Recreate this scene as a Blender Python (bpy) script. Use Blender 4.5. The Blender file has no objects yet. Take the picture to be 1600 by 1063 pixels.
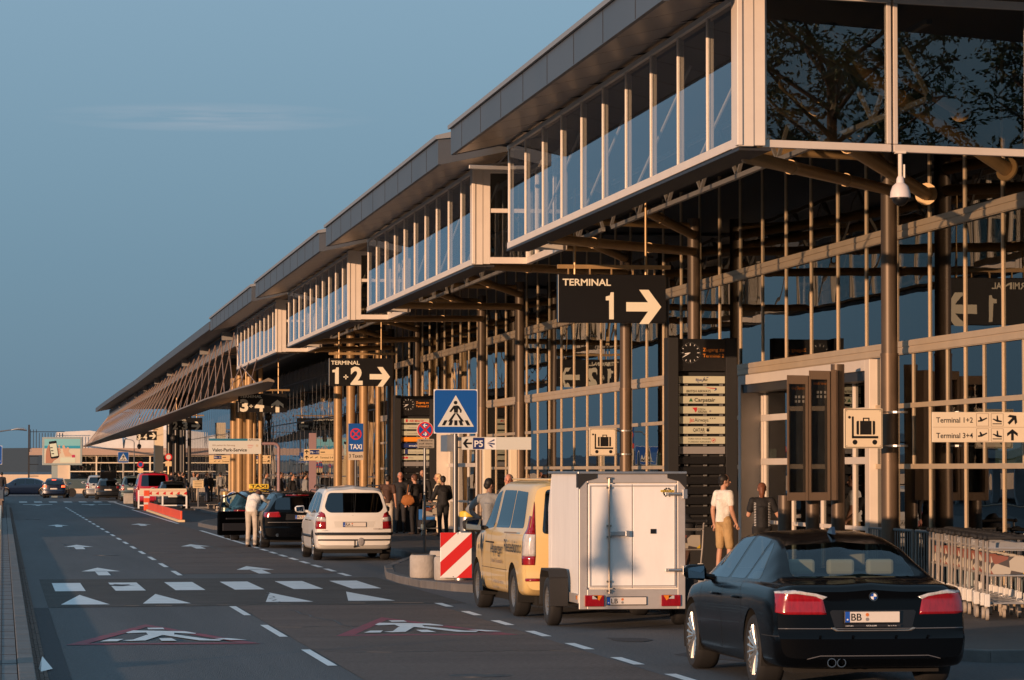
import bpy, bmesh, math, random
from mathutils import Vector, Matrix
PI=math.pi; R=math.radians
random.seed(4)
sc=bpy.context.scene
# ---------------- camera
cam=bpy.data.cameras.new('camera'); co=bpy.data.objects.new('camera',cam); sc.collection.objects.link(co)
co.location=(0,0,2.0); co.rotation_euler=(R(90+2.1582),0,R(-8.3692))
cam.sensor_width=36; cam.lens=5400/1600*36; cam.clip_start=.1; cam.clip_end=9000
sc.camera=co
# ---------------- light
SUN_EL=5.0; SUN_AZ=222.0      # compass bearing of the sun, clockwise from +Y
w=bpy.data.worlds.new('World'); sc.world=w; w.use_nodes=True
nt=w.node_tree; nt.nodes.clear()
def N(t,**k):
    n=nt.nodes.new(t)
    for a,b in k.items(): setattr(n,a,b)
    return n
sky=N('ShaderNodeTexSky',sky_type='NISHITA',sun_disc=False,sun_elevation=R(SUN_EL),sun_rotation=R(SUN_AZ),altitude=300,air_density=1.15,dust_density=1.3,ozone_density=3.0)
bg=N('ShaderNodeBackground'); bg.inputs[1].default_value=.15
out=N('ShaderNodeOutputWorld')
tc=N('ShaderNodeTexCoord'); mp=N('ShaderNodeMapping'); mp.inputs['Scale'].default_value=(9,9,150)
no=N('ShaderNodeTexNoise'); no.inputs['Scale'].default_value=1.6; no.inputs['Detail'].default_value=6
nt.links.new(tc.outputs['Generated'],mp.inputs[0]); nt.links.new(mp.outputs[0],no.inputs['Vector'])
# a thin wisp of evening cloud low in the sky
m2=N('ShaderNodeMapping'); m2.inputs['Location'].default_value=(-.058*20,0,-.1015*230); m2.inputs['Scale'].default_value=(20,0,230)
nt.links.new(tc.outputs['Generated'],m2.inputs[0])
gr=N('ShaderNodeTexGradient',gradient_type='SPHERICAL'); nt.links.new(m2.outputs[0],gr.inputs[0])
sep=N('ShaderNodeSeparateXYZ'); nt.links.new(tc.outputs['Generated'],sep.inputs[0])
front=N('ShaderNodeMath',operation='GREATER_THAN'); nt.links.new(sep.outputs[1],front.inputs[0]); front.inputs[1].default_value=.5
nr=N('ShaderNodeMapRange'); nr.inputs[1].default_value=.36; nr.inputs[2].default_value=.62; nt.links.new(no.outputs['Fac'],nr.inputs[0])
mu=N('ShaderNodeMath',operation='MULTIPLY'); nt.links.new(gr.outputs['Fac'],mu.inputs[0]); nt.links.new(nr.outputs[0],mu.inputs[1])
mu2=N('ShaderNodeMath',operation='MULTIPLY'); nt.links.new(mu.outputs[0],mu2.inputs[0]); nt.links.new(front.outputs[0],mu2.inputs[1])
mu3=N('ShaderNodeMath',operation='MULTIPLY'); nt.links.new(mu2.outputs[0],mu3.inputs[0]); mu3.inputs[1].default_value=1.15
# evening air: the low-sun sky softened by a steel-blue haze that deepens towards the horizon
rp_=N('ShaderNodeValToRGB'); cr=rp_.color_ramp
cr.elements[0].position=0; cr.elements[0].color=(.56,1.03,1.45,1)
cr.elements[1].position=.5; cr.elements[1].color=(1.25,1.96,2.58,1)
e=cr.elements.new(.06); e.color=(.72,1.27,1.78,1)
e=cr.elements.new(.14); e.color=(1.06,1.68,2.24,1)
nt.links.new(sep.outputs[2],rp_.inputs[0])
mx0=N('ShaderNodeMix',data_type='RGBA'); mx0.inputs[0].default_value=.92; nt.links.new(sky.outputs[0],mx0.inputs[6]); nt.links.new(rp_.outputs[0],mx0.inputs[7])
mix=N('ShaderNodeMix',data_type='RGBA'); nt.links.new(mu3.outputs[0],mix.inputs[0]); nt.links.new(mx0.outputs[2],mix.inputs[6])
mix.inputs[7].default_value=(1.9,2.1,2.4,1)
nt.links.new(mix.outputs[2],bg.inputs[0]); nt.links.new(bg.outputs[0],out.inputs[0])
sd=bpy.data.lights.new('sun','SUN'); sd.energy=3.3; sd.angle=R(.53); sd.color=(1.0,.60,.35)
so=bpy.data.objects.new('sun',sd); sc.collection.objects.link(so)
sx,sy=math.sin(R(SUN_AZ)),math.cos(R(SUN_AZ))
so.rotation_euler=Vector((sx*math.cos(R(SUN_EL)),sy*math.cos(R(SUN_EL)),math.sin(R(SUN_EL)))).to_track_quat('Z','Y').to_euler()
so.location=(-30,-30,30)
vs=sc.view_settings; vs.view_transform='Standard'; vs.look='None'; vs.exposure=.55; vs.gamma=1
sc.render.engine='CYCLES'; sc.cycles.max_bounces=8; sc.cycles.transparent_max_bounces=16
sc.cycles.use_denoising=True
# ---------------- materials
MT={}
def mat(name,col,rough=.6,metal=0,var=0,vscale=3,bump=0,bscale=30,coat=0,emis=0,spec=.5,stretch=None,var2=0):
    if name in MT: return MT[name]
    m=bpy.data.materials.new(name); m.use_nodes=True; t=m.node_tree; b=t.nodes['Principled BSDF']
    c=(*col,1) if len(col)==3 else col
    b.inputs['Base Color'].default_value=c; b.inputs['Roughness'].default_value=rough; b.inputs['Metallic'].default_value=metal
    b.inputs['Specular IOR Level'].default_value=spec
    if coat: b.inputs['Coat Weight'].default_value=coat; b.inputs['Coat Roughness'].default_value=.03
    if emis: b.inputs['Emission Color'].default_value=c; b.inputs['Emission Strength'].default_value=emis
    if var or bump:
        tc=t.nodes.new('ShaderNodeTexCoord'); mp=t.nodes.new('ShaderNodeMapping'); t.links.new(tc.outputs['Object'],mp.inputs[0])
        if stretch: mp.inputs['Scale'].default_value=stretch
    if var:
        n=t.nodes.new('ShaderNodeTexNoise'); n.inputs['Scale'].default_value=vscale; n.inputs['Detail'].default_value=8; n.inputs['Roughness'].default_value=.65
        t.links.new(mp.outputs[0],n.inputs['Vector'])
        r=t.nodes.new('ShaderNodeValToRGB'); r.color_ramp.elements[0].position=.3; r.color_ramp.elements[1].position=.7
        r.color_ramp.elements[0].color=(*[x*(1-var) for x in col[:3]],1); r.color_ramp.elements[1].color=(*[min(1,x*(1+var)) for x in col[:3]],1)
        t.links.new(n.outputs['Fac'],r.inputs[0]); last=r.outputs[0]
        if var2:
            n2=t.nodes.new('ShaderNodeTexNoise'); n2.inputs['Scale'].default_value=vscale*40; n2.inputs['Detail'].default_value=3
            t.links.new(tc.outputs['Object'],n2.inputs['Vector'])
            mx=t.nodes.new('ShaderNodeMix'); mx.data_type='RGBA'; mx.blend_type='OVERLAY'; mx.inputs[0].default_value=var2
            t.links.new(last,mx.inputs[6]); t.links.new(n2.outputs['Fac'],mx.inputs[7]); last=mx.outputs[2]
        t.links.new(last,b.inputs['Base Color'])
        rr=t.nodes.new('ShaderNodeMapRange'); rr.inputs[3].default_value=max(0,rough-.12*var*2); rr.inputs[4].default_value=min(1,rough+.12*var*2)
        t.links.new(n.outputs['Fac'],rr.inputs[0]); t.links.new(rr.outputs[0],b.inputs['Roughness'])
    if bump:
        n=t.nodes.new('ShaderNodeTexNoise'); n.inputs['Scale'].default_value=bscale; n.inputs['Detail'].default_value=4
        t.links.new(mp.outputs[0],n.inputs['Vector'])
        bu=t.nodes.new('ShaderNodeBump'); bu.inputs['Strength'].default_value=bump; bu.inputs['Distance'].default_value=.02
        t.links.new(n.outputs['Fac'],bu.inputs['Height']); t.links.new(bu.outputs[0],b.inputs['Normal'])
    MT[name]=m; return m
def glass(name,tint,ior=1.9,refl=(.9,.93,1),wob=0,rough=0.0,ws=.8):
    if name in MT: return MT[name]
    m=bpy.data.materials.new(name); m.use_nodes=True; t=m.node_tree; t.nodes.clear()
    o=t.nodes.new('ShaderNodeOutputMaterial'); mx=t.nodes.new('ShaderNodeMixShader'); f=t.nodes.new('ShaderNodeFresnel'); f.inputs[0].default_value=ior
    tr=t.nodes.new('ShaderNodeBsdfTransparent'); tr.inputs[0].default_value=(*tint,1)
    g=t.nodes.new('ShaderNodeBsdfGlossy'); g.inputs[0].default_value=(*refl,1); g.inputs['Roughness'].default_value=rough
    ge=t.nodes.new('ShaderNodeNewGeometry'); iv=t.nodes.new('ShaderNodeMath'); iv.operation='SUBTRACT'; iv.inputs[0].default_value=1; t.links.new(ge.outputs['Backfacing'],iv.inputs[1])
    fm=t.nodes.new('ShaderNodeMath'); fm.operation='MULTIPLY'; t.links.new(f.outputs[0],fm.inputs[0]); t.links.new(iv.outputs[0],fm.inputs[1])   # each pane reflects once, at its outer face
    t.links.new(fm.outputs[0],mx.inputs[0]); t.links.new(tr.outputs[0],mx.inputs[1]); t.links.new(g.outputs[0],mx.inputs[2]); t.links.new(mx.outputs[0],o.inputs[0])
    if wob:
        tc=t.nodes.new('ShaderNodeTexCoord'); n=t.nodes.new('ShaderNodeTexNoise'); n.inputs['Scale'].default_value=ws; n.inputs['Detail'].default_value=1.5
        t.links.new(tc.outputs['Object'],n.inputs['Vector']); bu=t.nodes.new('ShaderNodeBump'); bu.inputs['Strength'].default_value=1; bu.inputs['Distance'].default_value=wob
        t.links.new(n.outputs['Fac'],bu.inputs['Height']); t.links.new(bu.outputs[0],g.inputs['Normal'])
    MT[name]=m; return m
# ---------------- objects
col=sc.collection
def tag(o,label=None,cat=None,group=None,kind=None):
    if label: o['label']=label
    if cat: o['category']=cat
    if group: o['group']=group
    if kind: o['kind']=kind
    return o
def thing(name,label,cat,loc=(0,0,0),rz=0,group=None):
    o=bpy.data.objects.new(name,None); col.objects.link(o); o.location=loc; o.rotation_euler=(0,0,rz); o.empty_display_size=.3
    return tag(o,label,cat,group)
def copy_tree(o,loc=None,rz=None,label=None,parent=None):
    c=o.copy(); col.objects.link(c)
    if parent: c.parent=parent
    if loc is not None: c.location=loc
    if rz is not None: c.rotation_euler=(0,0,rz)
    if label: c['label']=label
    for ch in o.children: copy_tree(ch,parent=c)
    return c
def worn(name,col,amount=.5,scale=2.2):
    """road paint, rubbed through to the asphalt in flecks and patches"""
    m=mat(name,col,.7,var=.12,vscale=3); t=m.node_tree; b=t.nodes['Principled BSDF']; src=b.inputs['Base Color'].links[0].from_socket
    tc=t.nodes.new('ShaderNodeTexCoord'); n=t.nodes.new('ShaderNodeTexNoise'); n.inputs['Scale'].default_value=scale; n.inputs['Detail'].default_value=12; n.inputs['Roughness'].default_value=.82
    t.links.new(tc.outputs['Object'],n.inputs['Vector']); r=t.nodes.new('ShaderNodeValToRGB'); r.color_ramp.elements[0].position=amount; r.color_ramp.elements[1].position=amount+.09
    t.links.new(n.outputs['Fac'],r.inputs[0]); mx=t.nodes.new('ShaderNodeMix'); mx.data_type='RGBA'; t.links.new(r.outputs[0],mx.inputs[0]); t.links.new(src,mx.inputs[6]); mx.inputs[7].default_value=(.07,.073,.078,1); t.links.new(mx.outputs[2],b.inputs['Base Color'])
    return m
class MB:
    def __init__(s): s.v=[];s.f=[];s.T=Matrix.Identity(4)
    def add(s,vs,fs):
        n=len(s.v); s.v+=[s.T@Vector(v) for v in vs]; s.f+=[tuple(i+n for i in f) for f in fs]; return s
    def box(s,a,b):
        x0,y0,z0=a;x1,y1,z1=b
        return s.add([(x0,y0,z0),(x1,y0,z0),(x1,y1,z0),(x0,y1,z0),(x0,y0,z1),(x1,y0,z1),(x1,y1,z1),(x0,y1,z1)],[(0,3,2,1),(4,5,6,7),(0,1,5,4),(1,2,6,5),(2,3,7,6),(3,0,4,7)])
    def bar(s,p,q,w,h,up=(0,0,1)):
        p=Vector(p);q=Vector(q);d=(q-p).normalized();u=Vector(up)
        if abs(d.dot(u))>.98: u=Vector((0,1,0))
        a=d.cross(u).normalized()*w/2; b=a.normalized().cross(d)*h/2
        V=[p-a-b,p+a-b,p+a+b,p-a+b,q-a-b,q+a-b,q+a+b,q-a+b]
        return s.add(V,[(0,1,2,3),(7,6,5,4),(0,4,5,1),(1,5,6,2),(2,6,7,3),(3,7,4,0)])
    def tube(s,pts,r,n=10,closed=False):
        pts=[Vector(p) for p in pts]; rs=r if isinstance(r,(list,tuple)) else [r]*len(pts)
        rings=[]; up=None
        for i,p in enumerate(pts):
            d=(pts[min(i+1,len(pts)-1)]-pts[max(i-1,0)])
            if d.length<1e-9: d=Vector((0,0,1))
            d.normalize()
            if up is None: up=Vector((0,0,1)) if abs(d.z)<.9 else Vector((1,0,0))
            a=d.cross(up).normalized(); up=a.cross(d).normalized()
            rr=rs[i]; ra,rb=(rr if isinstance(rr,tuple) else (rr,rr))
            rings.append([p+a*ra*math.cos(2*PI*k/n)+up*rb*math.sin(2*PI*k/n) for k in range(n)])
        V=[v for g in rings for v in g]; F=[]
        for i in range(len(pts)-1):
            for k in range(n): F.append((i*n+k,i*n+(k+1)%n,(i+1)*n+(k+1)%n,(i+1)*n+k))
        F.append(tuple(range(n-1,-1,-1))); m=(len(pts)-1)*n; F.append(tuple(m+k for k in range(n)))
        return s.add(V,F)
    def ball(s,c,r,n=8,m=12):
        c=Vector(c); r=r if isinstance(r,tuple) else (r,r,r); V=[];F=[]
        for i in range(n+1):
            t=PI*i/n
            for k in range(m): V.append((c.x+r[0]*math.sin(t)*math.cos(2*PI*k/m),c.y+r[1]*math.sin(t)*math.sin(2*PI*k/m),c.z+r[2]*math.cos(t)))
        for i in range(n):
            for k in range(m): F.append((i*m+k,(i+1)*m+k,(i+1)*m+(k+1)%m,i*m+(k+1)%m))
        return s.add(V,F)
    def lathe(s,prof,c=(0,0,0),n=20,axis='z',cap=True):
        V=[];F=[];c=Vector(c)
        for r,h in prof:
            for k in range(n):
                a=2*PI*k/n
                if axis=='z': V.append((c.x+r*math.cos(a),c.y+r*math.sin(a),c.z+h))
                elif axis=='x': V.append((c.x+h,c.y+r*math.cos(a),c.z+r*math.sin(a)))
                else: V.append((c.x+r*math.sin(a),c.y+h,c.z+r*math.cos(a)))
        for i in range(len(prof)-1):
            for k in range(n): F.append((i*n+k,i*n+(k+1)%n,(i+1)*n+(k+1)%n,(i+1)*n+k))
        if not cap: return s.add(V,F)
        F.append(tuple(range(n-1,-1,-1))); m=(len(prof)-1)*n; F.append(tuple(m+k for k in range(n)))
        return s.add(V,F)
    def prism(s,poly,a,b,axis='x'):
        f={'x':lambda p,h:(h,p[0],p[1]),'y':lambda p,h:(p[0],h,p[1]),'z':lambda p,h:(p[0],p[1],h)}[axis]
        n=len(poly); V=[f(p,a) for p in poly]+[f(p,b) for p in poly]
        F=[tuple(range(n-1,-1,-1)),tuple(range(n,2*n))]+[(k,(k+1)%n,n+(k+1)%n,n+k) for k in range(n)]
        return s.add(V,F)
    def build(s,name,m,parent=None,smooth=None,bevel=0,world=False,kind=None,label=None,fix=True):
        me=bpy.data.meshes.new(name); V=s.v
        if world and parent is not None:
            M=parent.matrix_basis.inverted(); V=[M@Vector(v) for v in V]
        me.from_pydata([tuple(v) for v in V],[],s.f)
        if fix:
            bm=bmesh.new(); bm.from_mesh(me); bmesh.ops.recalc_face_normals(bm,faces=bm.faces); bm.to_mesh(me); bm.free()
        me.materials.append(m)
        o=bpy.data.objects.new(name,me); col.objects.link(o)
        if parent is not None: o.parent=parent
        if smooth:
            me.shade_smooth()
            try: me.set_sharp_from_angle(angle=R(smooth))
            except Exception: pass
        if bevel:
            b=o.modifiers.new('bevel','BEVEL'); b.width=bevel; b.segments=2; b.limit_method='ANGLE'; b.angle_limit=R(40)
        tag(o,label,kind=kind)
        return o
# text -> flat outlines
_tx={}
def glyphs(s,bold=0.0):
    k=(s,bold)
    if k not in _tx:
        cu=bpy.data.curves.new('t','FONT'); cu.body=s; cu.size=1; cu.offset=bold; cu.resolution_u=3; cu.fill_mode='BOTH'
        ob=bpy.data.objects.new('t',cu); me=bpy.data.meshes.new_from_object(ob)
        V=[(v.co.x,v.co.y) for v in me.vertices]; F=[tuple(p.vertices) for p in me.polygons]
        bpy.data.objects.remove(ob); bpy.data.meshes.remove(me); bpy.data.curves.remove(cu)
        _tx[k]=(V,F)
    return _tx[k]
class Face:
    """flat artwork on a panel: u right, v up, n towards the reader"""
    def __init__(s,o,u=(1,0,0),v=(0,0,1),n=(0,-1,0)):
        s.o=Vector(o);s.u=Vector(u);s.v=Vector(v);s.n=Vector(n);s.L={}
    def mb(s,m): return s.L.setdefault(m,MB())
    def P(s,x,y,d): return s.o+s.u*x+s.v*y+s.n*d
    def poly(s,m,pts,lay=1):
        mb=s.mb(m); d=.003*lay; n=len(pts); mb.add([s.P(x,y,d) for x,y in pts]+[s.P(x,y,d-.002) for x,y in pts],[tuple(range(n)),tuple(range(2*n-1,n-1,-1))]+[(k,n+k,n+(k+1)%n,(k+1)%n) for k in range(n)])
    def rect(s,m,x0,y0,x1,y1,lay=1,r=0):
        if r:
            pts=[]
            for cx,cy,a0 in((x1-r,y0+r,-90),(x1-r,y1-r,0),(x0+r,y1-r,90),(x0+r,y0+r,180)):
                for k in range(5): a=R(a0+k*22.5); pts.append((cx+r*math.cos(a),cy+r*math.sin(a)))
            s.poly(m,pts,lay)
        else: s.poly(m,[(x0,y0),(x1,y0),(x1,y1),(x0,y1)],lay)
    def circ(s,m,x,y,r,lay=1,n=24): s.poly(m,[(x+r*math.cos(2*PI*k/n),y+r*math.sin(2*PI*k/n)) for k in range(n)],lay)
    def line(s,m,x0,y0,x1,y1,w,lay=1):
        dx,dy=x1-x0,y1-y0; l=math.hypot(dx,dy) or 1; a,b=-dy/l*w/2,dx/l*w/2
        s.poly(m,[(x0-a,y0-b),(x1-a,y1-b),(x1+a,y1+b),(x0+a,y0+b)],lay)
    def text(s,m,t,x,y,h,w=None,al='l',bold=.01,lay=1):
        """h = cap height, w = full width if it must fit"""
        V,F=glyphs(t,bold)
        if not V: return
        k=h/.70; x0=min(p[0] for p in V); x1=max(p[0] for p in V); kx=k if w is None else w/(x1-x0)
        W=(x1-x0)*kx; ox={'l':0,'c':-W/2,'r':-W}[al]
        s.mb(m).add([s.P(x+ox+(a-x0)*kx,y+b*k,.003*lay) for a,b in V],F)
    def arrow(s,m,x,y,size,ang,lay=1,wide=.2):
        """bold arrow, ang 0 = right"""
        c,q=math.cos(R(ang)),math.sin(R(ang)); t=wide/2
        P=[(-.5,-t),(.12,-t),(-.13,-.48),(.14,-.48),(.5,0),(.14,.48),(-.13,.48),(.12,t),(-.5,t)]
        s.poly(m,[(x+size*(a*c-b*q),y+size*(a*q+b*c)) for a,b in P],lay)
    def build(s,parent,names=None):
        for m,mb in s.L.items(): mb.build((names or {}).get(m,'lettering'),MT[m],parent,world=True,fix=False)
# ---------------- shared materials
def zs(Y,base,k): return base-k*(Y-40)
mat('asphalt',(.080,.086,.094),.8,var=.24,vscale=.7,bump=.8,bscale=70,var2=.85,stretch=(1.6,.10,1))
mat('asphalt_repair',(.052,.052,.052),.85,var=.4,vscale=1.2,bump=.9,bscale=50,var2=.95)
mat('asphalt_warm',(.100,.078,.070),.78,var=.3,vscale=.5,bump=.8,bscale=70,var2=.85,stretch=(.6,1.6,1))  # warm sunlight on the right lane, put into the asphalt colour
mat('tar',(.018,.018,.02),.5)
mat('asphalt_dark',(.030,.034,.042),.85,var=.2,vscale=1.2,bump=.6,bscale=60,var2=.6)
mat('pavement',(.085,.078,.074),.75,var=.25,vscale=.6,bump=.3,bscale=20,var2=.3)
mat('concrete_slab',(.14,.14,.145),.8,var=.25,vscale=1.5,bump=.3,bscale=30)
mat('kerb_stone',(.13,.122,.118),.75,var=.3,vscale=2,bump=.3,bscale=25)
mat('joint',(.02,.02,.022),.9)
mat('brick_gutter',(.09,.062,.05),.85,var=.35,vscale=5,bump=.4)
worn('white_paint',(.74,.78,.80),.60)
worn('red_paint',(.27,.035,.06),.50)
mat('frame',(.70,.62,.54),.42,var=.06,vscale=1.5)
mat('wall_frame',(.56,.44,.30),.4,var=.08,vscale=1.5,metal=.2)
mat('frame_dark',(.12,.12,.125),.5)
mat('fascia',(.085,.095,.11),.45,metal=.3,var=.12,vscale=.5)
mat('flashing',(.30,.29,.28),.45,metal=.4)
mat('soffit',(.20,.165,.14),.33,metal=.75,var=.15,vscale=1)
mat('dark_steel',(.035,.035,.038),.5,metal=.3)
mat('bronze',(.40,.26,.12),.4,metal=.3,var=.12,vscale=2)
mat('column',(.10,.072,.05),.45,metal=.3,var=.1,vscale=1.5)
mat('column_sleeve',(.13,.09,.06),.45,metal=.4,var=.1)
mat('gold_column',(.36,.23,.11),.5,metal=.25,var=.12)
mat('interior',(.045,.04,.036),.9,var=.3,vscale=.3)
mat('interior_floor',(.10,.085,.07),.4)
glass('facade_glass',(.27,.275,.25),1.75,(.80,.84,.86),wob=.0045,ws=.55)
glass('far_glass',(.30,.33,.35),2.6,(.88,.93,.98),wob=.005,ws=.5)
glass('gallery_glass',(.84,.85,.84),2.1,(.88,.93,1))
glass('return_glass',(.62,.62,.58),2.3,(.72,.74,.74))
mat('black',(.008,.008,.009),.35); mat('black_matt',(.015,.015,.016),.8)
mat('cream',(.80,.76,.62),.45); mat('white',(.80,.80,.80),.4); mat('panel_cream',(.72,.62,.47),.5)
mat('blue_sign',(.005,.085,.36),.35); mat('navy',(.012,.03,.15),.4); mat('red_sign',(.62,.02,.02),.4); mat('orange',(.85,.28,.02),.45)
mat('pole_grey',(.22,.23,.24),.4,metal=.6,var=.1); mat('galv',(.42,.42,.42),.35,metal=.8,var=.1,vscale=4); mat('green_ink',(.02,.12,.04),.5)
mat('yellow',(.75,.52,.05),.45); mat('brown_frame',(.32,.235,.175),.5,metal=.3)
# ---------------- ground, road, pavements
def flat(name,pts,z,m,kind='structure',label=None):
    b=MB(); b.add([(x,y,z) for x,y in pts],[tuple(range(len(pts)))])
    o=b.build(name,MT[m],fix=False,kind=kind); return o
flat('ground',[(-3000,-600),(3000,-600),(3000,6000),(-3000,6000)],-.02,'asphalt')
flat('road',[(.31,-60),(10.5,-60),(10.5,560),(.31,560)],0,'asphalt')
flat('road_overlay',[(3.42,67),(6.4,67),(6.4,150),(3.42,150)],.004,'asphalt_warm')
flat('road_overlay',[(3.42,20),(6.38,20),(6.38,51.2),(3.42,51.2)],.004,'asphalt_warm')
flat('road_overlay',[(.66,50.8),(6.9,51.6),(6.9,64.4),(.66,64.0)],.004,'asphalt_repair')
flat('road_overlay',[(.45,20),(.66,20),(.66,50.7),(.45,50.7)],.006,'asphalt_dark')  # darker strip along the left gutter
def kerbed(name,poly,z,m,inset=None):
    """raised pavement sheet (plan polygon, anticlockwise) with real depth"""
    b=MB(); b.prism(poly,-.3,z,'z'); return b.build(name,MT[m],kind='structure')
# kerb line of the terminal pavement, from near to far
KL=[(40,34.9),(10.15,34.9),(9.9,35.3),(9.8,36.4),(9.35,40),(9.2,46),(9.1,52),(8.6,54.2),(7.9,55.3),(7.35,56.8),(7.05,58.6),(6.95,61),(7.0,63.5),(7.4,67.5),(8.4,73),(9.0,76),(9.2,79),(9.25,101),(8.8,106),(7.7,111.5),(7.0,117),(6.9,124),(7.3,129),(8.6,137),(9.3,143),(9.5,150),(9.5,560)]
def offset(L,d):
    o=[]
    for i,p in enumerate(L):
        a=L[max(i-1,0)]; c=L[min(i+1,len(L)-1)]; dx,dy=c[0]-a[0],c[1]-a[1]; l=math.hypot(dx,dy)
        o.append((p[0]+dy/l*d,p[1]-dx/l*d))
    return o
K2=offset(KL,.16)
kerbed('pavement',K2+[(60,560),(60,34.9-.16)],.128,'pavement')
def strip(name,A,B,z0,z1,m,kind='structure',sub=None):
    b=MB(); n=len(A)
    for i in range(n-1):
        q=[A[i],A[i+1],B[i+1],B[i]]
        b.prism([(x,y) for x,y in q],z0,z1,'z')
    return b.build(name,MT[m],kind=kind)
# kerb stones, one sheet with joints every metre or so
def resample(L,step):
    out=[L[0]]; 
    for a,b in zip(L,L[1:]):
        l=math.hypot(b[0]-a[0],b[1]-a[1]); n=max(1,round(l/step))
        for k in range(1,n+1): out.append((a[0]+(b[0]-a[0])*k/n,a[1]+(b[1]-a[1])*k/n))
    return out
KR=resample(KL[1:-1]+[(9.5,260)],1.0)
KI=offset(KR,.16); b=MB()
for i in range(len(KR)-1):
    g=.012
    A0,A1,B1,B0=KR[i],KR[i+1],KI[i+1],KI[i]
    f=lambda p,q,t:(p[0]+(q[0]-p[0])*t,p[1]+(q[1]-p[1])*t)
    b.prism([f(A0,A1,g),f(A0,A1,1-g),f(B0,B1,1-g),f(B0,B1,g)],-.2,.132+random.uniform(-.004,.004),'z')
b.build('kerb',MT['kerb_stone'],kind='structure',bevel=.012)
b=MB()
for x in [10.15+1.0*i for i in range(24)]: b.box((x+.01,34.9,-.2),(x+.99,35.06,.133))
b.build('kerb',MT['kerb_stone'],kind='structure',bevel=.012)
# left pavement with long concrete slabs, kerb, brick gutter
kerbed('left_pavement',[(-12,-60),(.14,-60),(.14,195),(-12,195)],.10,'concrete_slab')
b=MB()
for i in range(250):
    y=-20+i*.85; b.box((.15,y+.006,-.2),(.31,y+.84,.113+random.uniform(-.002,.002)))
b.build('kerb',MT['kerb_stone'],kind='structure',bevel=.01)
b=MB()
for x in (-.16,-.01): b.box((x-.006,-20,.1),(x+.006,195,.1035))
for i in range(120): b.box((-.6,-20+i*1.7,.1),(.14,-20+i*1.7+.012,.1035))
b.build('paving_joints',MT['joint'],kind='structure')
b=MB()
for i in range(560):
    y=18+i*.30
    for j in range(3): b.box((.318+j*.043,y+.004,-.01),(.318+j*.043+.038,y+.293,.012+random.uniform(-.002,.002)))
b.build('gutter',MT['brick_gutter'],kind='structure')
# ---------------- painted markings
ZP=.009
def mark(polys,m,name='road_marking',dz=0,step=0):
    b=MB()
    for p in polys: b.add([(x,y,ZP-.003+dz) for x,y in p],[tuple(range(len(p)))]); dz+=step
    return b.build(name,MT[m],kind='structure',fix=False)
D=[]
for y in (29.1,35.3,41.5,47.7): D.append([(3.29,y),(3.39,y),(3.39,y+3.2),(3.29,y+3.2)])
y=66.0
while y<190:
    D.append([(3.29,y),(3.39,y),(3.39,y+2.9),(3.29,y+2.9)]); y+=5.65
for k in range(-1,6): y=35.05+3.05*k; D.append([(6.42,y),(6.54,y),(6.54,y+1.4),(6.42,y+1.4)])
for k in range(10): y=65.2+2.95*k; D.append([(6.42,y),(6.54,y),(6.54,y+1.85),(6.42,y+1.85)])
D.append([(6.42,93),(6.54,93),(6.54,115),(6.42,115)]); D.append([(6.42,130),(6.54,130),(6.54,176),(6.42,176)])
D.append([(6.75,176),(6.87,176),(6.87,215),(6.75,215)])
for i in range(7):          # zebra stripes, slightly skewed
    x=.86+i*.995
    if i<6: D.append([(x,57.6+i*.12),(x+.5,57.65+i*.12),(x+.5,61.8+i*.12),(x,61.75+i*.12)])
for i,x in enumerate((.86,2.08,3.95,5.23)):   # sharks teeth
    w_=.72; y0=51.7+(x*.2); D.append([(x,y0),(x+w_,y0),(x+w_/2,y0+4.0)])
for i in range(7):
    x=1.0+i*.93; D.append([(x,217),(x+.5,217),(x+.5,222),(x,222)])
for X in (1.35,4.75):
    for dx in (-.2,.75): D.append([(X+dx,203),(X+dx+.75,203),(X+dx+.75,204.6),(X+dx,204.6)])
for X,Y in ((1.9,66.2),(5.0,66.9),(1.93,88.2),(4.98,88.4),(1.95,123),(5.0,125),(1.95,197),(5.0,199)):
    L=5.2; D.append([(X-.1,Y),(X+.14,Y),(X+.14,Y+L*.55),(X-.1,Y+L*.55)]); D.append([(X-.36,Y+L*.5),(X+.40,Y+L*.5),(X+.02,Y+L)])
mark(D,'white_paint')
def kid_sign(X,Y):
    """red warning triangle with a walking figure painted on the lane"""
    s=2.23; h=5.2; o=[(X,Y),(X+s,Y),(X+s/2,Y+h)]; i=[(X+.26,Y+.32),(X+s-.26,Y+.32),(X+s/2,Y+h-.75)]
    mark([[o[0],o[1],i[1],i[0]],[o[1],o[2],i[2],i[1]],[o[2],o[0],i[0],i[2]]],'red_paint')
    f=lambda L:[(X+a*s,Y+b*h) for a,b in L]
    P=[f(q) for q in (
      [(.49,.72),(.58,.72),(.58,.80),(.49,.80)],
      [(.40,.66),(.68,.60),(.73,.50),(.72,.47),(.60,.53),(.46,.55),(.36,.52),(.35,.56)],
      [(.46,.58),(.62,.58),(.60,.42),(.46,.38)],
      [(.45,.42),(.54,.42),(.42,.16),(.34,.14),(.30,.17),(.36,.20)],
      [(.53,.42),(.61,.42),(.76,.19),(.83,.17),(.80,.12),(.70,.14)],
      [(.18,.12),(.27,.12),(.31,.22),(.24,.22)],[(.50,.12),(.58,.12),(.565,.24),(.50,.24)],[(.86,.13),(.95,.13),(.86,.22),(.79,.22)])]
    mark(P,'white_paint',dz=.002,step=.0012)
kid_sign(.72,39.9); kid_sign(3.98,41.6)

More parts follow.
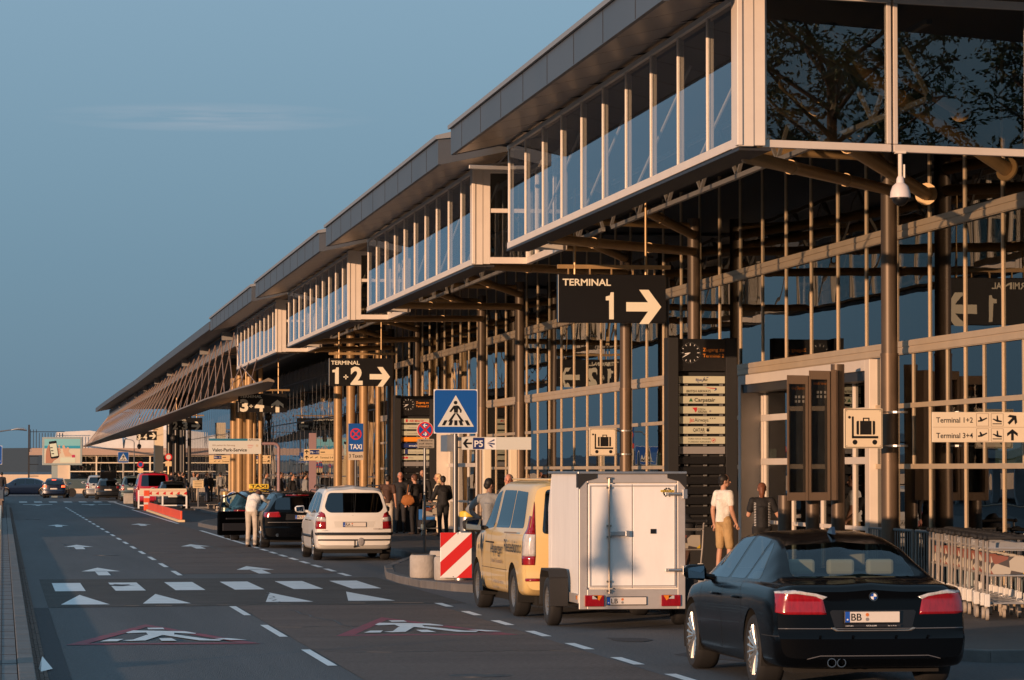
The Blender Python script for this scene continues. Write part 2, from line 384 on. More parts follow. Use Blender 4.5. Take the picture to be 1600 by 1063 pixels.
# cracks, tar seams and manhole covers in the carriageway
rnd=random.Random(11)
def crack(x,y,dx,dy,n,w_=.012,wig=.06):
    b=MB(); P=[(x+dx*k/n+rnd.uniform(-wig,wig),y+dy*k/n+rnd.uniform(-wig,wig)*3) for k in range(n+1)]
    for a,c in zip(P,P[1:]):
        ww=w_*rnd.uniform(.5,1.4); b.prism([(a[0]-ww,a[1]),(c[0]-ww,c[1]),(c[0]+ww,c[1]),(a[0]+ww,a[1])] if abs(c[1]-a[1])>abs(c[0]-a[0]) else [(a[0],a[1]-ww*4),(c[0],c[1]-ww*4),(c[0],c[1]+ww*4),(a[0],a[1]+ww*4)],.0045,.0065,'z')
    b.build('road_crack',MT['tar'],kind='structure')
crack(4.05,49.5,.45,-6.5,14); crack(4.25,56.8,-.15,-4.8,10); crack(1.6,96,.15,-10,14,.01); crack(.9,30,5.4,.6,30,.006); crack(3.45,44,2.9,.3,16,.006); crack(3.5,38,2.8,-.2,16,.006); crack(3.5,75,2.8,.3,14,.005); crack(3.5,84,2.8,.3,14,.005); crack(3.5,79.5,2.8,-.3,14,.005); crack(.9,51.2,5.8,.9,26,.008); crack(5.2,100,.3,-20,20,.01)
for X,Y in ((2.4,82),(5.1,110),(4.6,33.4),(1.2,142)):
    b=MB(); b.lathe([(.31,.0),(.31,.007),(.27,.0075),(.27,.006),(.24,.006),(.24,.008)],(X,Y,0),28); b.build('manhole_cover',MT['dark_steel'],kind='structure',smooth=40)
# oil stains on the parking bays
for X,Y,r in ((7.6,36.5,.5),(7.9,54,.35),(7.6,84,.5),(7.3,40.2,.3),(2.0,60.5,.3)):
    b=MB(); n=14; b.prism([(X+r*rnd.uniform(.5,1)*math.cos(2*PI*k/n),Y+2.2*r*rnd.uniform(.5,1)*math.sin(2*PI*k/n)) for k in range(n)],.0045,.0062,'z'); b.build('oil_stain',MT['asphalt_dark'],kind='structure')
# ---------------- the terminal building
PER=23.25; GX=8.6; FX=13.85
T=thing('terminal_building','long glass airport terminal with grey stepped roof and glazed galleries','terminal building',(13.85,40,0))
def tb(b,name,m,par=None,**k): return b.build(name,MT[m],par or T,world=(par is None),**k)
def gbot(Y): return 5.83-.0010*(Y-40)
def gtop(Y): return 7.66-.0036*(Y-40)
def rtop(Y): return 7.92-.0036*(Y-40)
def part(name,**k):
    """a part that itself carries sub-parts: an empty inside the building"""
    o=bpy.data.objects.new(name,None); col.objects.link(o); o.parent=T; o.empty_display_size=.2; return o
def sub(b,name,m,par,**k):
    V=T.matrix_basis.inverted(); b.v=[V@Vector(v) for v in b.v]; return b.build(name,MT[m],par,**k)
for k in range(4):
    y0=39.8+PER*k; y1=y0+19.04; yn=y0-4.15
    G=part('gallery')
    fr=MB(); w_=.075
    # front frame rails and mullions (white, 9 cm proud)
    fr.bar((GX,y0-.02,gbot(y0)+.055),(GX,y1,gbot(y1)+.055),.06,.11); fr.bar((GX,y0,gtop(y0)-.035),(GX,y1,gtop(y1)-.035),.06,.07)
    for i in range(11):
        y=y0+.12+i*(y1-y0-.2)/10; 
        if i==0: continue
        wd=.023 if i<10 else .04
        fr.box((GX-.022,y-wd,gbot(y)+.11),(GX+.03,y+wd,gtop(y)-.07))
        fr.box((GX+.032,y-wd*.6,gbot(y)+.12),(GX+.075,y+wd*.6,gtop(y)-.1))
    # corner post with stepped profile
    fr.box((GX-.06,y0-.10,gbot(y0)-.02),(GX+.12,y0+.34,gtop(y0)+.02)); fr.box((GX-.085,y0-.125,gbot(y0)-.01),(GX-.02,y0+.02,gtop(y0))); fr.box((GX+.12,y0-.085,gbot(y0)-.01),(GX+.26,y0+.05,gtop(y0)))
    # underside tray
    tr=MB(); tr.box((GX-.04,y0+.01,gbot(y0)-.06),(GX+.35,y1,gbot(y1)-.003)); 
    if k>0:
        # return towards the recess and the recessed wall behind the previous gallery
        fr.bar((GX+.26,y0-.03,gbot(y0)+.06),(GX+.95,y0-.03,gbot(y0)+.06),.10,.12); fr.bar((GX+.26,y0-.03,gtop(y0)-.05),(GX+.95,y0-.03,gtop(y0)-.05),.10,.10)
        fr.bar((GX+.26,y0-.03,gbot(y0)+.98),(GX+.95,y0-.03,gbot(y0)+.98),.07,.08)
        fr.box((GX+.93,y0-.09,gbot(y0)),(GX+1.06,y0+.05,gtop(y0)))
        fr.bar((GX+.98,y0-.09,gbot(y0)+.06),(GX+.98,yn,gbot(yn)+.06),.10,.12); fr.bar((GX+.98,y0-.09,gtop(y0)-.05),(GX+.98,yn,gtop(y0)-.05),.10,.10)
        for j in range(1,5): y=y0-.09-(4.1)*j/4; fr.box((GX+.94,y,gbot(y)+.1),(GX+1.03,y+.08,gtop(y)-.1))
        # far end cap of the previous gallery
        fr.bar((GX,yn-.03,gbot(yn)+.04),(GX+.95,yn-.03,gbot(yn)+.04),.08,.09)
        g=MB(); g.box((GX+.27,y0-.035,gbot(y0)+.1),(GX+.93,y0-.02,gtop(y0)-.1)); sub(g,'window','return_glass',G)
        for j in range(4):
            ya=y0-.1-4.1*j/4; g=MB(); g.box((GX+.97,ya-.94,gbot(ya)+.1),(GX+.982,ya-.02,gtop(ya)-.1)); sub(g,'window','gallery_glass',G)
    for i in range(10):
        a=y0+.12+i*(y1-y0-.2)/10+.03; c=y0+.12+(i+1)*(y1-y0-.2)/10-.03
        if i==0: a=y0+.34
        g=MB(); g.box((GX-.006,a,gbot(a)+.11),(GX+.006,c,gtop(a)-.09)); sub(g,'window','gallery_glass',G)
        # slim steel ties behind each pane
    ti=MB()
    for i in range(4):
        a=y0+2+i*4.6; ti.tube([(GX+.5,a+3.6,gbot(a)+.1),(GX+.7,a,gtop(a)-.1)],.022,6)
    sub(ti,'tie_rod','frame',G)
    sub(fr,'frame','frame',G,bevel=.008); sub(tr,'tray','dark_steel',G)
    # roof over this bay: fascia, soffit with seams, flashing
    ra=y0-2.55 if k else y0-.3; rb=y0+18.95; RX=7.58
    Rf=part('roof'); f=MB()
    def q(x,y,z): return (x,y,z)
    fz=.44
    f.add([(RX,ra,rtop(ra)-fz),(RX,rb,rtop(rb)-fz),(RX,rb,rtop(rb)),(RX,ra,rtop(ra)),(RX+.06,ra,rtop(ra)-fz),(RX+.06,rb,rtop(rb)-fz),(RX+.06,rb,rtop(rb)),(RX+.06,ra,rtop(ra))],[(0,1,2,3),(7,6,5,4),(0,4,5,1),(3,2,6,7),(0,3,7,4),(1,5,6,2)])
    for yy in (ra,rb):
        f.prism([(RX+.06,rtop(yy)-fz),(RX+1.9,rtop(yy)-.05),(RX+1.9,rtop(yy)+.15),(RX+.06,rtop(yy))],yy,yy+.06 if yy==ra else yy-.06,'y')
    sub(f,'fascia','fascia',Rf)
    f=MB(); yy=ra+1.7
    while yy<rb-.3: f.box((RX-.004,yy,rtop(yy)-fz+.01),(RX+.01,yy+.02,rtop(yy)-.01)); yy+=2.3
    sub(f,'fascia_joint','black_matt',Rf)
    f=MB(); f.add([(RX-.05,ra-.05,rtop(ra)+.002),(RX-.05,rb+.05,rtop(rb)+.002),(RX-.05,rb+.05,rtop(rb)+.07),(RX-.05,ra-.05,rtop(ra)+.07),(RX+.35,ra-.05,rtop(ra)+.05),(RX+.35,rb+.05,rtop(rb)+.05),(RX+.35,rb+.05,rtop(rb)+.17),(RX+.35,ra-.05,rtop(ra)+.17)],[(0,1,2,3),(7,6,5,4),(0,4,5,1),(3,2,6,7),(0,3,7,4),(1,5,6,2)])
    sub(f,'flashing','flashing',Rf)
    f=MB(); n=11
    for i in range(n):
        a=ra+.07+(rb-ra-.14)*i/n; c=ra+.07+(rb-ra-.14)*(i+1)/n-.03
        zA=rtop(a)-fz+.01; zC=rtop(c)-fz+.01
        f.add([(RX+.07,a,zA),(RX+.07,c,zC),(GX+.4,c,gtop(c)+.13),(GX+.4,a,gtop(a)+.13),(RX+.07,a,zA+.03),(RX+.07,c,zC+.03),(GX+.4,c,gtop(c)+.17),(GX+.4,a,gtop(a)+.17)],[(0,1,2,3),(7,6,5,4),(0,4,5,1),(3,2,6,7),(0,3,7,4),(1,5,6,2)])
    sub(f,'soffit','soffit',Rf)
    f=MB()
    for i in range(n-1):
        a=ra+1.4+(rb-ra)*i/n
        if y0-.5<a<y1: f.bar((GX-.55,a,gtop(a)-.02),(GX+.1,a,gtop(a)+.06),.05,.05)
    f.bar((GX-.12,y0-.3,gtop(y0)+.07),(GX-.12,y1,gtop(y1)+.07),.08,.09)
    f.bar((GX-.3,y0-.3,gtop(y0)+.02),(GX-.3,y1,gtop(y1)+.02),.04,.04)
    sub(f,'gutter_bracket','dark_steel',Rf)
    f=MB(); f.box((GX-.1,ra-1.6,gtop(rb)+.26),(30,rb+.001,rtop(rb)+.04)); 
    sub(f,'roof_deck','fascia',Rf)
# first gallery: the return that faces the camera, two wide panes
G=part('gallery'); fr=MB(); y0=39.8; sk=.2253
def rp(x,z,dy=0): return (x,y0-.03+(x-GX)*sk+dy,z)
def rbx(b,x0,x1,z0,z1,t=.09):
    b.add([rp(x0,z0,-t/2),rp(x1,z0,-t/2),rp(x1,z0,t/2),rp(x0,z0,t/2),rp(x0,z1,-t/2),rp(x1,z1,-t/2),rp(x1,z1,t/2),rp(x0,z1,t/2)],[(0,3,2,1),(4,5,6,7),(0,1,5,4),(1,2,6,5),(2,3,7,6),(3,0,4,7)])
x=GX+.24
for i in range(3):
    x1=[10.50,12.35,14.2][i]
    rbx(fr,x,x1,5.81,5.90); rbx(fr,x,x1,7.60,7.70); rbx(fr,x,x+.055,5.905,7.595); rbx(fr,x1-.055,x1,5.905,7.595)
    g=MB(); rbx(g,x+.055,x1-.055,5.9,7.6,.012); sub(g,'window','return_glass',G)
    x=x1+.03
sub(fr,'frame','frame',G,bevel=.006)
# roof beyond the galleries: long curved edge that falls towards the far end
Rf=part('roof'); b=MB(); E_=[(7.6,129.6,7.56),(7.6,150,7.50),(7.55,173,7.38),(7.5,200,7.22),(7.35,230,7.10),(7.3,262,7.02),(7.35,281,7.0)]
n=len(E_)
V=[];F=[]
for (x,y,z) in E_: V+=[(x,y,z-.30),(x,y,z),(x+2.2,y,z+.30),(x+26,y,z+.5),(x+26,y,z+.1),(x+1.2,y,z-.08)]
for i in range(n-1):
    for j in range(6): F.append((i*6+j,i*6+(j+1)%6,i*6+6+(j+1)%6,i*6+6+j))
F+=[(0,1,2,3,4,5),tuple((n-1)*6+j for j in (5,4,3,2,1,0))]
b.add(V,F); sub(b,'roof_deck','fascia',Rf)
b=MB()
for i in range(n-1):      # dark beam under the edge, stepped
    a=E_[i]; c=E_[i+1]; b.bar((a[0]+1.15,a[1],a[2]-.42),(c[0]+1.15,c[1],c[2]-.42),.12,.5)
sub(b,'edge_beam','fascia',Rf)
b=MB()
for i in range(n-1):
    a=E_[i]; c=E_[i+1]; b.bar((a[0]+1.0,a[1],a[2]-.78),(c[0]+1.0,c[1],c[2]-.78),.10,.28)
for i in range(9): y=133+i*15; b.box((8.3,y,7.0-.0036*(y-133)),(8.75,y+.35,7.32-.0036*(y-133)))
sub(b,'edge_rail','flashing',Rf)
# lattice of rods and the thin curved wing below it
b=MB(); rods=MB()
def wingx(y): t=(y-122)/(300-122); return t
W=[]   # y, outer x, outer z, inner x, inner z
for y,xo,zo,xi,zi in ((118,8.75,5.06,9.15,5.05),(126,8.4,5.0,9.6,4.98),(140,8.1,4.92,9.9,5.10),(158,7.7,4.72,10.3,5.17),(180,7.35,4.55,10.1,5.02),(205,7.05,4.42,9.6,4.74),(232,6.85,4.30,8.9,4.42),(262,6.75,4.20,8.0,4.28),(292,6.75,4.12,7.2,4.08),(305,6.85,4.10,6.95,4.08)): W.append((y,xo,zo,xi,zi))
V=[];F=[]
for y,xo,zo,xi,zi in W:
    mx_=(xo+xi)/2; V+=[(xo,y,zo),(mx_,y,(zo+zi)/2+.10),(xi,y,zi+.02),(xi,y,zi-.05),(mx_,y,(zo+zi)/2-.10*min(1,(xi-xo)/2)),(xo,y,zo-.06)]
for i in range(len(W)-1):
    for j in range(6): F.append((i*6+j,i*6+(j+1)%6,i*6+6+(j+1)%6,i*6+6+j))
F+=[(0,1,2,3,4,5),tuple((len(W)-1)*6+j for j in (5,4,3,2,1,0))]
b.add(V,F)
WG=part('wing_canopy'); mat('wing',(.33,.27,.21),.42,metal=.45,var=.15,vscale=.4); sub(b,'wing_panel','wing',WG,smooth=50)
def winge(y):
    for a,c in zip(W,W[1:]):
        if a[0]<=y<=c[0]: t=(y-a[0])/(c[0]-a[0]); return a[1]+(c[1]-a[1])*t,a[2]+(c[2]-a[2])*t
    return W[-1][1:3]
def topz(y):
    return 7.18-.0038*(y-122)
y=118
i=0
while y<278:
    yy=max(y,120); xo,zo=winge(yy); xt=8.55
    for dy in (-4.8,4.8):
        y2=y+dy
        if y2<118 or (i%1): continue
        xw,zw=winge(min(max(y2,118),303)); rods.tube([(xt,y,topz(y) if y>128.6 else 5.8),(xw+.12,y2,zw+.02)],.020,5)
    if i%4==0: rods.tube([(xt,y,topz(y)),(xt+1.5,y,topz(y)-.1)],.03,5)
    y+=3.9; i+=1
for y in (282,288,294): rods.tube([(8.5,280,6.5),(winge(y)[0]+.1,y,winge(y)[1])],.02,5)
mat('rod',(.52,.36,.27),.4,metal=.3); sub(rods,'lattice_rods','rod',WG)
# columns with their raking struts
CY_=[50.95-7.6-.0]+[50.95]; CY_=[51.5,66.65,74.2,89.8,97.1,112.7,120.4]
for i,y in enumerate(CY_):
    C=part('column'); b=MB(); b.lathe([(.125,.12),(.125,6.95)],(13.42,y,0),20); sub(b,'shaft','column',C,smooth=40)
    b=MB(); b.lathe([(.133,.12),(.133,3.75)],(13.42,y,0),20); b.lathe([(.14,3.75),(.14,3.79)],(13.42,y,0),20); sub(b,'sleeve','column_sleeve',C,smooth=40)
    S=MB()
    for (dx,dy,z0,z1,r) in ((-4.62,-10.7,6.30,5.80,.085),(-3.6,-8.4,6.62,6.98,.09)):
        p=Vector((13.42,y,z0)); q_=Vector((13.42+dx,y+dy,z1)); S.tube([q_,q_.lerp(p,.03),p],[.01,r,r],12)
        S.tube([p.lerp(q_,.33),p.lerp(q_,.345)],r+.012,12); S.tube([p.lerp(q_,.7),p.lerp(q_,.72)],r+.012,12)
    S.tube([(13.42,y,6.8),(11.3,y-.3,6.85)],.07,10)
    sub(S,'strut','bronze',C,smooth=40)
S=MB()
for p,q_ in (((8.95,40.7,6.6),(12.9,47.4,5.9)),((9.3,40.7,7.45),(12.9,43.4,5.9)),((10.0,41.5,7.5),(12.9,45.6,6.9))):
    p=Vector(p); q_=Vector(q_); S.tube([p,p.lerp(q_,.05),q_],[.01,.095,.095],14); d=(q_-p).normalized(); S.tube([q_-d*.03,q_],.16,16); S.tube([p.lerp(q_,.5),p.lerp(q_,.515)],.108,12)
tb(S,'roof_strut','bronze',smooth=40)
# roof trusses between gallery and facade
b=MB()
for k in range(0,5):
    ya=41+PER*k
    for X,zb in ((11.2,6.55),):
        b.bar((X,ya,zb),(X,ya+PER-1,zb-.03),.07,.07); b.bar((X,ya,7.5),(X,ya+PER-1,7.35),.07,.07)
        for j in range(8):
            p=ya+j*2.8; b.bar((X,p,zb),(X,p+1.4,7.45),.05,.05); b.bar((X,p+1.4,7.45),(X,p+2.8,zb),.05,.05)
mat('truss',(.30,.28,.26),.5,metal=.2); tb(b,'roof_truss','truss')
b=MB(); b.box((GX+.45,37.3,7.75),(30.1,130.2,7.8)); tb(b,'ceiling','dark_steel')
# ---- facade: mullions, transoms, windows
MS=1.9375; YF0=44.88-MS*2; ncol=45
def fz_(Y): return -.0004*(Y-52)
levels=[.22,2.06,3.0,3.9,5.71,7.75]
doors=[(53.9,63.9),(100.3,110.2)]
def indoor(y): return any(a-.1<y<c+.1 for a,c in doors)
fr=MB(); wins=[]
xin=lambda y:FX+.0
for i in range(ncol+1):
    y=YF0+MS*i
    if y>128: break
    z0=.13
    if indoor(y): z0=3.9
    fr.box((FX-.018,y-.030,z0),(FX+.03,y+.030,7.75)); fr.box((FX-.034,y-.014,z0),(FX-.018,y+.014,7.75))
    half=y+MS/2
    if y<53.5 and not indoor(half): fr.box((FX-.03,half-.020,2.06),(FX+.03,half+.020,3.9))
    for j in range(5):
        if j<3 and indoor(half): continue
        if j in(1,2) and y<53.5: wins+= [(y+.03,half-.02,levels[j],levels[j+1]),(half+.02,y+MS-.03,levels[j],levels[j+1])]
        else: wins.append((y+.03,y+MS-.03,levels[j],levels[j+1]))
yend=YF0+MS*ncol
for z,t,pr in ((2.06,.075,.04),(3.0,.075,.04),(3.9,.21,.055),(5.71,.21,.055),(.16,.16,.05)):
    segs=[(YF0,yend)]
    if z<3.8:
        segs=[(YF0,53.9),(63.9,100.3),(110.2,yend)]
    for a,c in segs:
        if z>.2: fr.box((FX-pr,a,z-t/2),(FX+.09,c,z+t/2)); 
        else: fr.box((FX-.09,a,.13),(FX+.12,c,.30))
        if t>.2: fr.box((FX-pr-.02,a,z+.012),(FX-pr+.001,c,z+t/2-.012)); fr.box((FX-pr-.02,a,z-t/2+.012),(FX-pr+.001,c,z-.012))
tb(fr,'curtain_wall_frame','wall_frame')
wins=[q for q in wins if q[1]<yend+.1]
key=lambda q:-(q[1]-q[0])*(q[3]-q[2])/((q[0]+q[1])/2)**3
wins.sort(key=key)
vis=[q for q in wins if q[0]>45]; rest=[q for q in wins if q[0]<=45]
def pane(b,q,t=.006):
    b.box((FX+.0-t,q[0],q[2]+.04),(FX+t,q[1],q[3]-.04))
for n_,q in enumerate(vis[:98]):
    b=MB(); pane(b,q); tb(b,'window','facade_glass')
b=MB()
for q in vis[98:]+rest: pane(b,q)
tb(b,'window','facade_glass',kind='stuff')
# doors: portals set into the facade
for (a,c) in doors:
    P=part('entrance'); b=MB()
    b.box((FX-.14,c-.25,.13),(FX+.40,c,3.78)); b.box((FX-.14,a,.13),(FX+.40,a+.3,3.78)); b.box((FX-.14,a+.3,3.6),(FX+.40,c-.25,3.78))
    X=FX+.30
    for y in (a+.3,a+2.6,a+4.9,a+7.2,c-.52): b.box((X-.05,y,.13),(X+.05,y+.09,3.6))
    for z in (2.1,2.92): b.box((X-.06,a+.3,z),(X+.06,c-.25,z+.12))
    b.box((X-.045,a+.4,1.0),(X+.045,c-.5,1.07)); b.box((X-.05,a+.3,.13),(X+.05,c-.25,.22))
    sub(b,'frame','frame',P,bevel=.008)
    b=MB(); b.box((X-.01,a+.3,.2),(X+.01,c-.25,3.6)); sub(b,'door_glass','facade_glass',P)
    b=MB(); b.box((FX-.1,a+.3,3.45),(X-.06,c-.25,3.595)); sub(b,'lintel','dark_steel',P)
# far glass wall: thin dark mullions, mirror-like panes
b=MB(); g=MB(); y=yend
wall=[(FX,yend),(FX+.1,150),(FX+.1,300)]
def wx(y): 
    for p,q_ in zip(wall,wall[1:]):
        if p[1]<=y<=q_[1]: return p[0]+(q_[0]-p[0])*(y-p[1])/(q_[1]-p[1])
    return wall[-1][0]
while y<300:
    b.box((wx(y)+.008,y-.03,.13),(wx(y)+.05,y+.03,6.9)); y+=2.1
for z in (.18,1.75,4.3,6.2):
    for p,q_ in zip(wall,wall[1:]): b.bar((p[0]+.035,p[1],z),(q_[0]+.035,q_[1],z),.06,.05)
tb(b,'far_wall_frame','frame_dark')
for p,q_ in zip(wall,wall[1:]):
    nn=int((q_[1]-p[1])//6.3)+1
    for i in range(nn):
        a=p[1]+(q_[1]-p[1])*i/nn; c=p[1]+(q_[1]-p[1])*(i+1)/nn
        g=MB(); g.bar((wx(a+.01)+.02,a+.01,3.5),(wx(c-.01)+.02,c-.01,3.5),.012,6.6); tb(g,'glass_panel','far_glass')
# tall bright and dark columns in front of the far wall
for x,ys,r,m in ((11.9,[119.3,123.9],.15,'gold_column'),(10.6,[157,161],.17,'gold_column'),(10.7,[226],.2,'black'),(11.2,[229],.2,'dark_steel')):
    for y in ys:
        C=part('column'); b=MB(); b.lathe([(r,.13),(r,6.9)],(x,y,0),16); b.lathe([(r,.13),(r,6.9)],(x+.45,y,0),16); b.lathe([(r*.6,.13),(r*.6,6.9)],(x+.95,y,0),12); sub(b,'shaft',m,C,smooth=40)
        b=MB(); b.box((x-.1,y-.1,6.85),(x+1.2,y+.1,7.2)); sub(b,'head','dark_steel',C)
# inside: floor, back wall, ceiling and a few counters seen through the glass
b=MB(); b.box((FX+.15,41.2,.10),(30,300,.128)); tb(b,'hall_floor','interior_floor')
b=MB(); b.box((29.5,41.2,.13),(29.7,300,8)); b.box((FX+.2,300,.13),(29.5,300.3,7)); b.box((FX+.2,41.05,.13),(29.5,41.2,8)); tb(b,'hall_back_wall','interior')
b=MB()
for y in range(48,250,12): b.box((21,y,.13),(23,y+7,1.25)); b.box((22.8,y,1.3),(23,y+7,2.6))
tb(b,'check_in_counter','brown_frame',bevel=.02)
b=MB()
for y in range(52,250,15): b.box((17.5,y,.13),(17.9,y+.4,7.7))
tb(b,'inner_column','panel_cream')
b=MB()
for y in (58,66,88,104): b.box((19.8,y,2.1),(19.9,y+1.6,2.55))
mat('lit_sign',(.55,.62,.38),.5,emis=.35); tb(b,'lit_sign','lit_sign')
# concrete pylon at the far end
b=MB(); b.box((11.3,262,.13),(11.95,264,5.6)); tb(b,'end_pylon','panel_cream')
# wall of ceiling camera
cm=thing('security_camera','white dome security camera hanging below the near gallery corner','security camera',(10.61,40.17,5.82))
b=MB(); b.tube([(0,0,0),(0,0,-.36)],.026,10); b.box((-.06,-.05,-.03),(.06,.05,0)); b.tube([(.05,0,-.16),(.05,0,-.32)],.012,6); b.build('bracket',MT['frame'],cm)
b=MB(); b.lathe([(.03,-.30),(.045,-.33),(.05,-.38),(.095,-.42),(.118,-.49),(.125,-.555),(.12,-.56)],(0,0,0),24); b.build('housing',mat('housing',(.72,.66,.66),.4),cm,smooth=40)
b=MB(); b.ball((0,0,-.56),(.10,.10,.10),12,20); b.build('dome',MT['black'],cm,smooth=60)
b=MB(); b.lathe([(.03,.01),(.035,-.06),(.07,-.1),(.07,-.16),(.03,-.2)],(0,0,0),14); 
# small lamp fitting under roof notch
lf=thing('roof_floodlight','slim floodlight on a dark arm under the roof between the first two galleries','floodlight',(8.1,60.3,7.35))
b=MB(); b.bar((.0,0,0),(.95,0,-.02),.10,.07); b.build('lamp_body',MT['flashing'],lf,bevel=.01)
b=MB(); b.bar((.5,.05,.0),(.8,.3,.32),.05,.05); b.bar((.3,0,.03),(.9,.1,.12),.04,.04); b.build('arm',MT['dark_steel'],lf)
# ---------------- signs and street furniture
def one(f,x,y,h,w):
    f.poly('cream',[(x+w*.42,y),(x+w,y),(x+w,y+h),(x+w*.62,y+h),(x+w*.5,y+h*.88),(x,y+h*.84),(x,y+h*.70),(x+w*.42,y+h*.70)])
def term_sign(x0,x1,y,z0,z1,word,num,ang,label,rods=True,tx=.06,plus=None):
    t=thing('terminal_sign',label,'sign',((x0+x1)/2,y,z0),0,'black terminal signs hanging from the roof'); W=x1-x0;H=z1-z0
    b=MB(); b.box((x0,y,z0),(x1,y+.14,z1)); b.build('sign_box',MT['black'],t,world=True,bevel=.01)
    b=MB()
    for xx in (x0+W*.16,x0+W*.82): b.tube([(xx,y+.07,z1),(xx,y+.07,6.9)],.022,8)
    b.box((x0,y+.05,z1+.10),(x1+.1,y+.11,z1+.17)); 
    for k in range(5): xx=x0+W*(.1+.2*k); b.box((xx-.012,y+.05,z1),(xx+.012,y+.09,z1+.10))
    b.build('hanger',MT['bronze'],t,world=True)
    f=Face((x0,y,z0)); k=H/.84
    if word: f.text('cream','TERMINAL',tx*W/1.9,.645*k,.115*k,.85*W/1.9,bold=.02)
    if plus is None: one(f,.84*W/1.9,.06*k,.47*k,.14*W/1.9) if num=='1' else f.text('cream',num or ' ',.96*W/1.9,.06*k,.47*k,al='r',bold=.045)
    else:
        a,sg,c=plus; one(f,.10*W/1.9,.06*k,.50*k,.19*W/1.9) if a=='1' else f.text('cream',a,.07*W/1.9,.06*k,.50*k,.32*W/1.9,bold=.045)
        if sg=='+': f.line('cream',.43*W/1.9,.27*k,.57*W/1.9,.27*k,.035*k); f.line('cream',.50*W/1.9,.20*k,.50*W/1.9,.34*k,.035*k)
        else: f.rect('cream',.46*W/1.9,.20*k,.54*W/1.9,.27*k)
        f.text('cream',c,.64*W/1.9,.06*k,.50*k,.36*W/1.9,bold=.045)
    f.arrow('cream',1.51*W/1.9 if ang==0 else 1.52*W/1.9,.28*k if word else .40*k,.62*k if ang==0 else .56*k,ang,wide=.26 if ang==0 else .3)
    f.build(t,{'cream':'lettering'}); return t
term_sign(9.5,11.4,59.09,4.56,5.40,True,'1',0,'large black sign reading TERMINAL 1 with arrow right, nearest of the hanging signs',tx=.08)
term_sign(9.5,11.4,101.7,4.49,5.31,True,'',0,'black hanging sign reading TERMINAL 1+2 with arrow right',plus=('1','+','2'))
term_sign(9.3,11.27,138.6,4.32,5.08,True,'',90,'black hanging sign reading TERMINAL 3+4 with arrow up, partly behind the wing canopy',plus=('3','+','4'))
term_sign(9.5,11.25,198.2,4.30,5.0,True,'',0,'black hanging sign reading 2-3 with arrow right below the wing canopy',plus=('2','-','3'))
term_sign(9.8,11.3,258.5,4.24,4.9,False,'',0,'farthest black hanging sign reading 3-4 with arrow right',plus=('3','-','4'))
# lamp pendants below the far signs
for (x,y,z,l) in ((9.6,198.3,4.25,'small dark dome camera hanging beside the 2-3 sign'),(10.0,258.6,4.2,'small dark dome camera hanging below the 3-4 sign'),(12.2,161,4.9,'grey dome camera on the gold columns by the valet sign')):
    t=thing('dome_camera',l,'security camera',(x,y,z)); b=MB(); b.tube([(0,0,.1),(0,0,-.3)],.03,8); b.ball((0,0,-.42),(.16,.16,.19),8,12); b.build('housing',MT['dark_steel'],t,smooth=60); b=MB(); b.ball((0,0,-.52),(.11,.11,.11),6,10); b.build('dome',MT['black'],t,smooth=60)
# pictogram of a suitcase on a trolley
def luggage(f,s):
    for a in (.02*s,.965*s): f.rect('black',a,.03*s,a+.015*s,.97*s); f.rect('black',.03*s,a,.97*s,a+.015*s)
    for a in (.07,.93):
        for b_ in (.06,.94): f.circ('black',a*s,b_*s,.012*s,1,8)
    f.rect('black',.20*s,.27*s,.25*s,.80*s); f.rect('black',.20*s,.25*s,.88*s,.31*s); f.circ('black',.14*s,.78*s,.035*s); f.circ('black',.28*s,.155*s,.062*s); f.circ('black',.79*s,.155*s,.062*s)
    f.rect('black',.32*s,.345*s,.80*s,.69*s,1,.03*s); f.rect('panel_cream',.385*s,.34*s,.41*s,.70*s,2); f.rect('panel_cream',.71*s,.34*s,.735*s,.70*s,2)
    f.line('black',.50*s,.69*s,.50*s,.75*s,.03*s); f.line('black',.64*s,.69*s,.64*s,.75*s,.03*s); f.rect('black',.485*s,.74*s,.655*s,.77*s)
def lugsign(x,y,z,lab,s=.6,cx=13.42):
    t=thing('trolley_sign',lab,'sign',(x+s/2,y,z),0,'cream luggage trolley signs'); b=MB(); b.box((x,y,z),(x+s,y+.03,z+s)); b.build('sign_plate',MT['panel_cream'],t,world=True,bevel=.008)
    b=MB()
    for zz in (z+.04,z+s-.05): b.tube([(x+s-.1,y+.05,zz),(cx,y+.15,zz)],.012,6); b.lathe([(.15,zz-.015),(.15,zz+.015)],(13.42,y+.2,0),16)
    b.build('bracket',MT['galv'],t,world=True)
    f=Face((x,y,z)); luggage(f,s); f.build(t,{'black':'pictogram','panel_cream':'panel'}); return t
lugsign(12.53,50.8,2.33,'cream sign with a suitcase trolley pictogram on the column right of the notice board')
lugsign(12.58,74.0,2.31,'cream sign with a suitcase trolley pictogram above the white trailer')
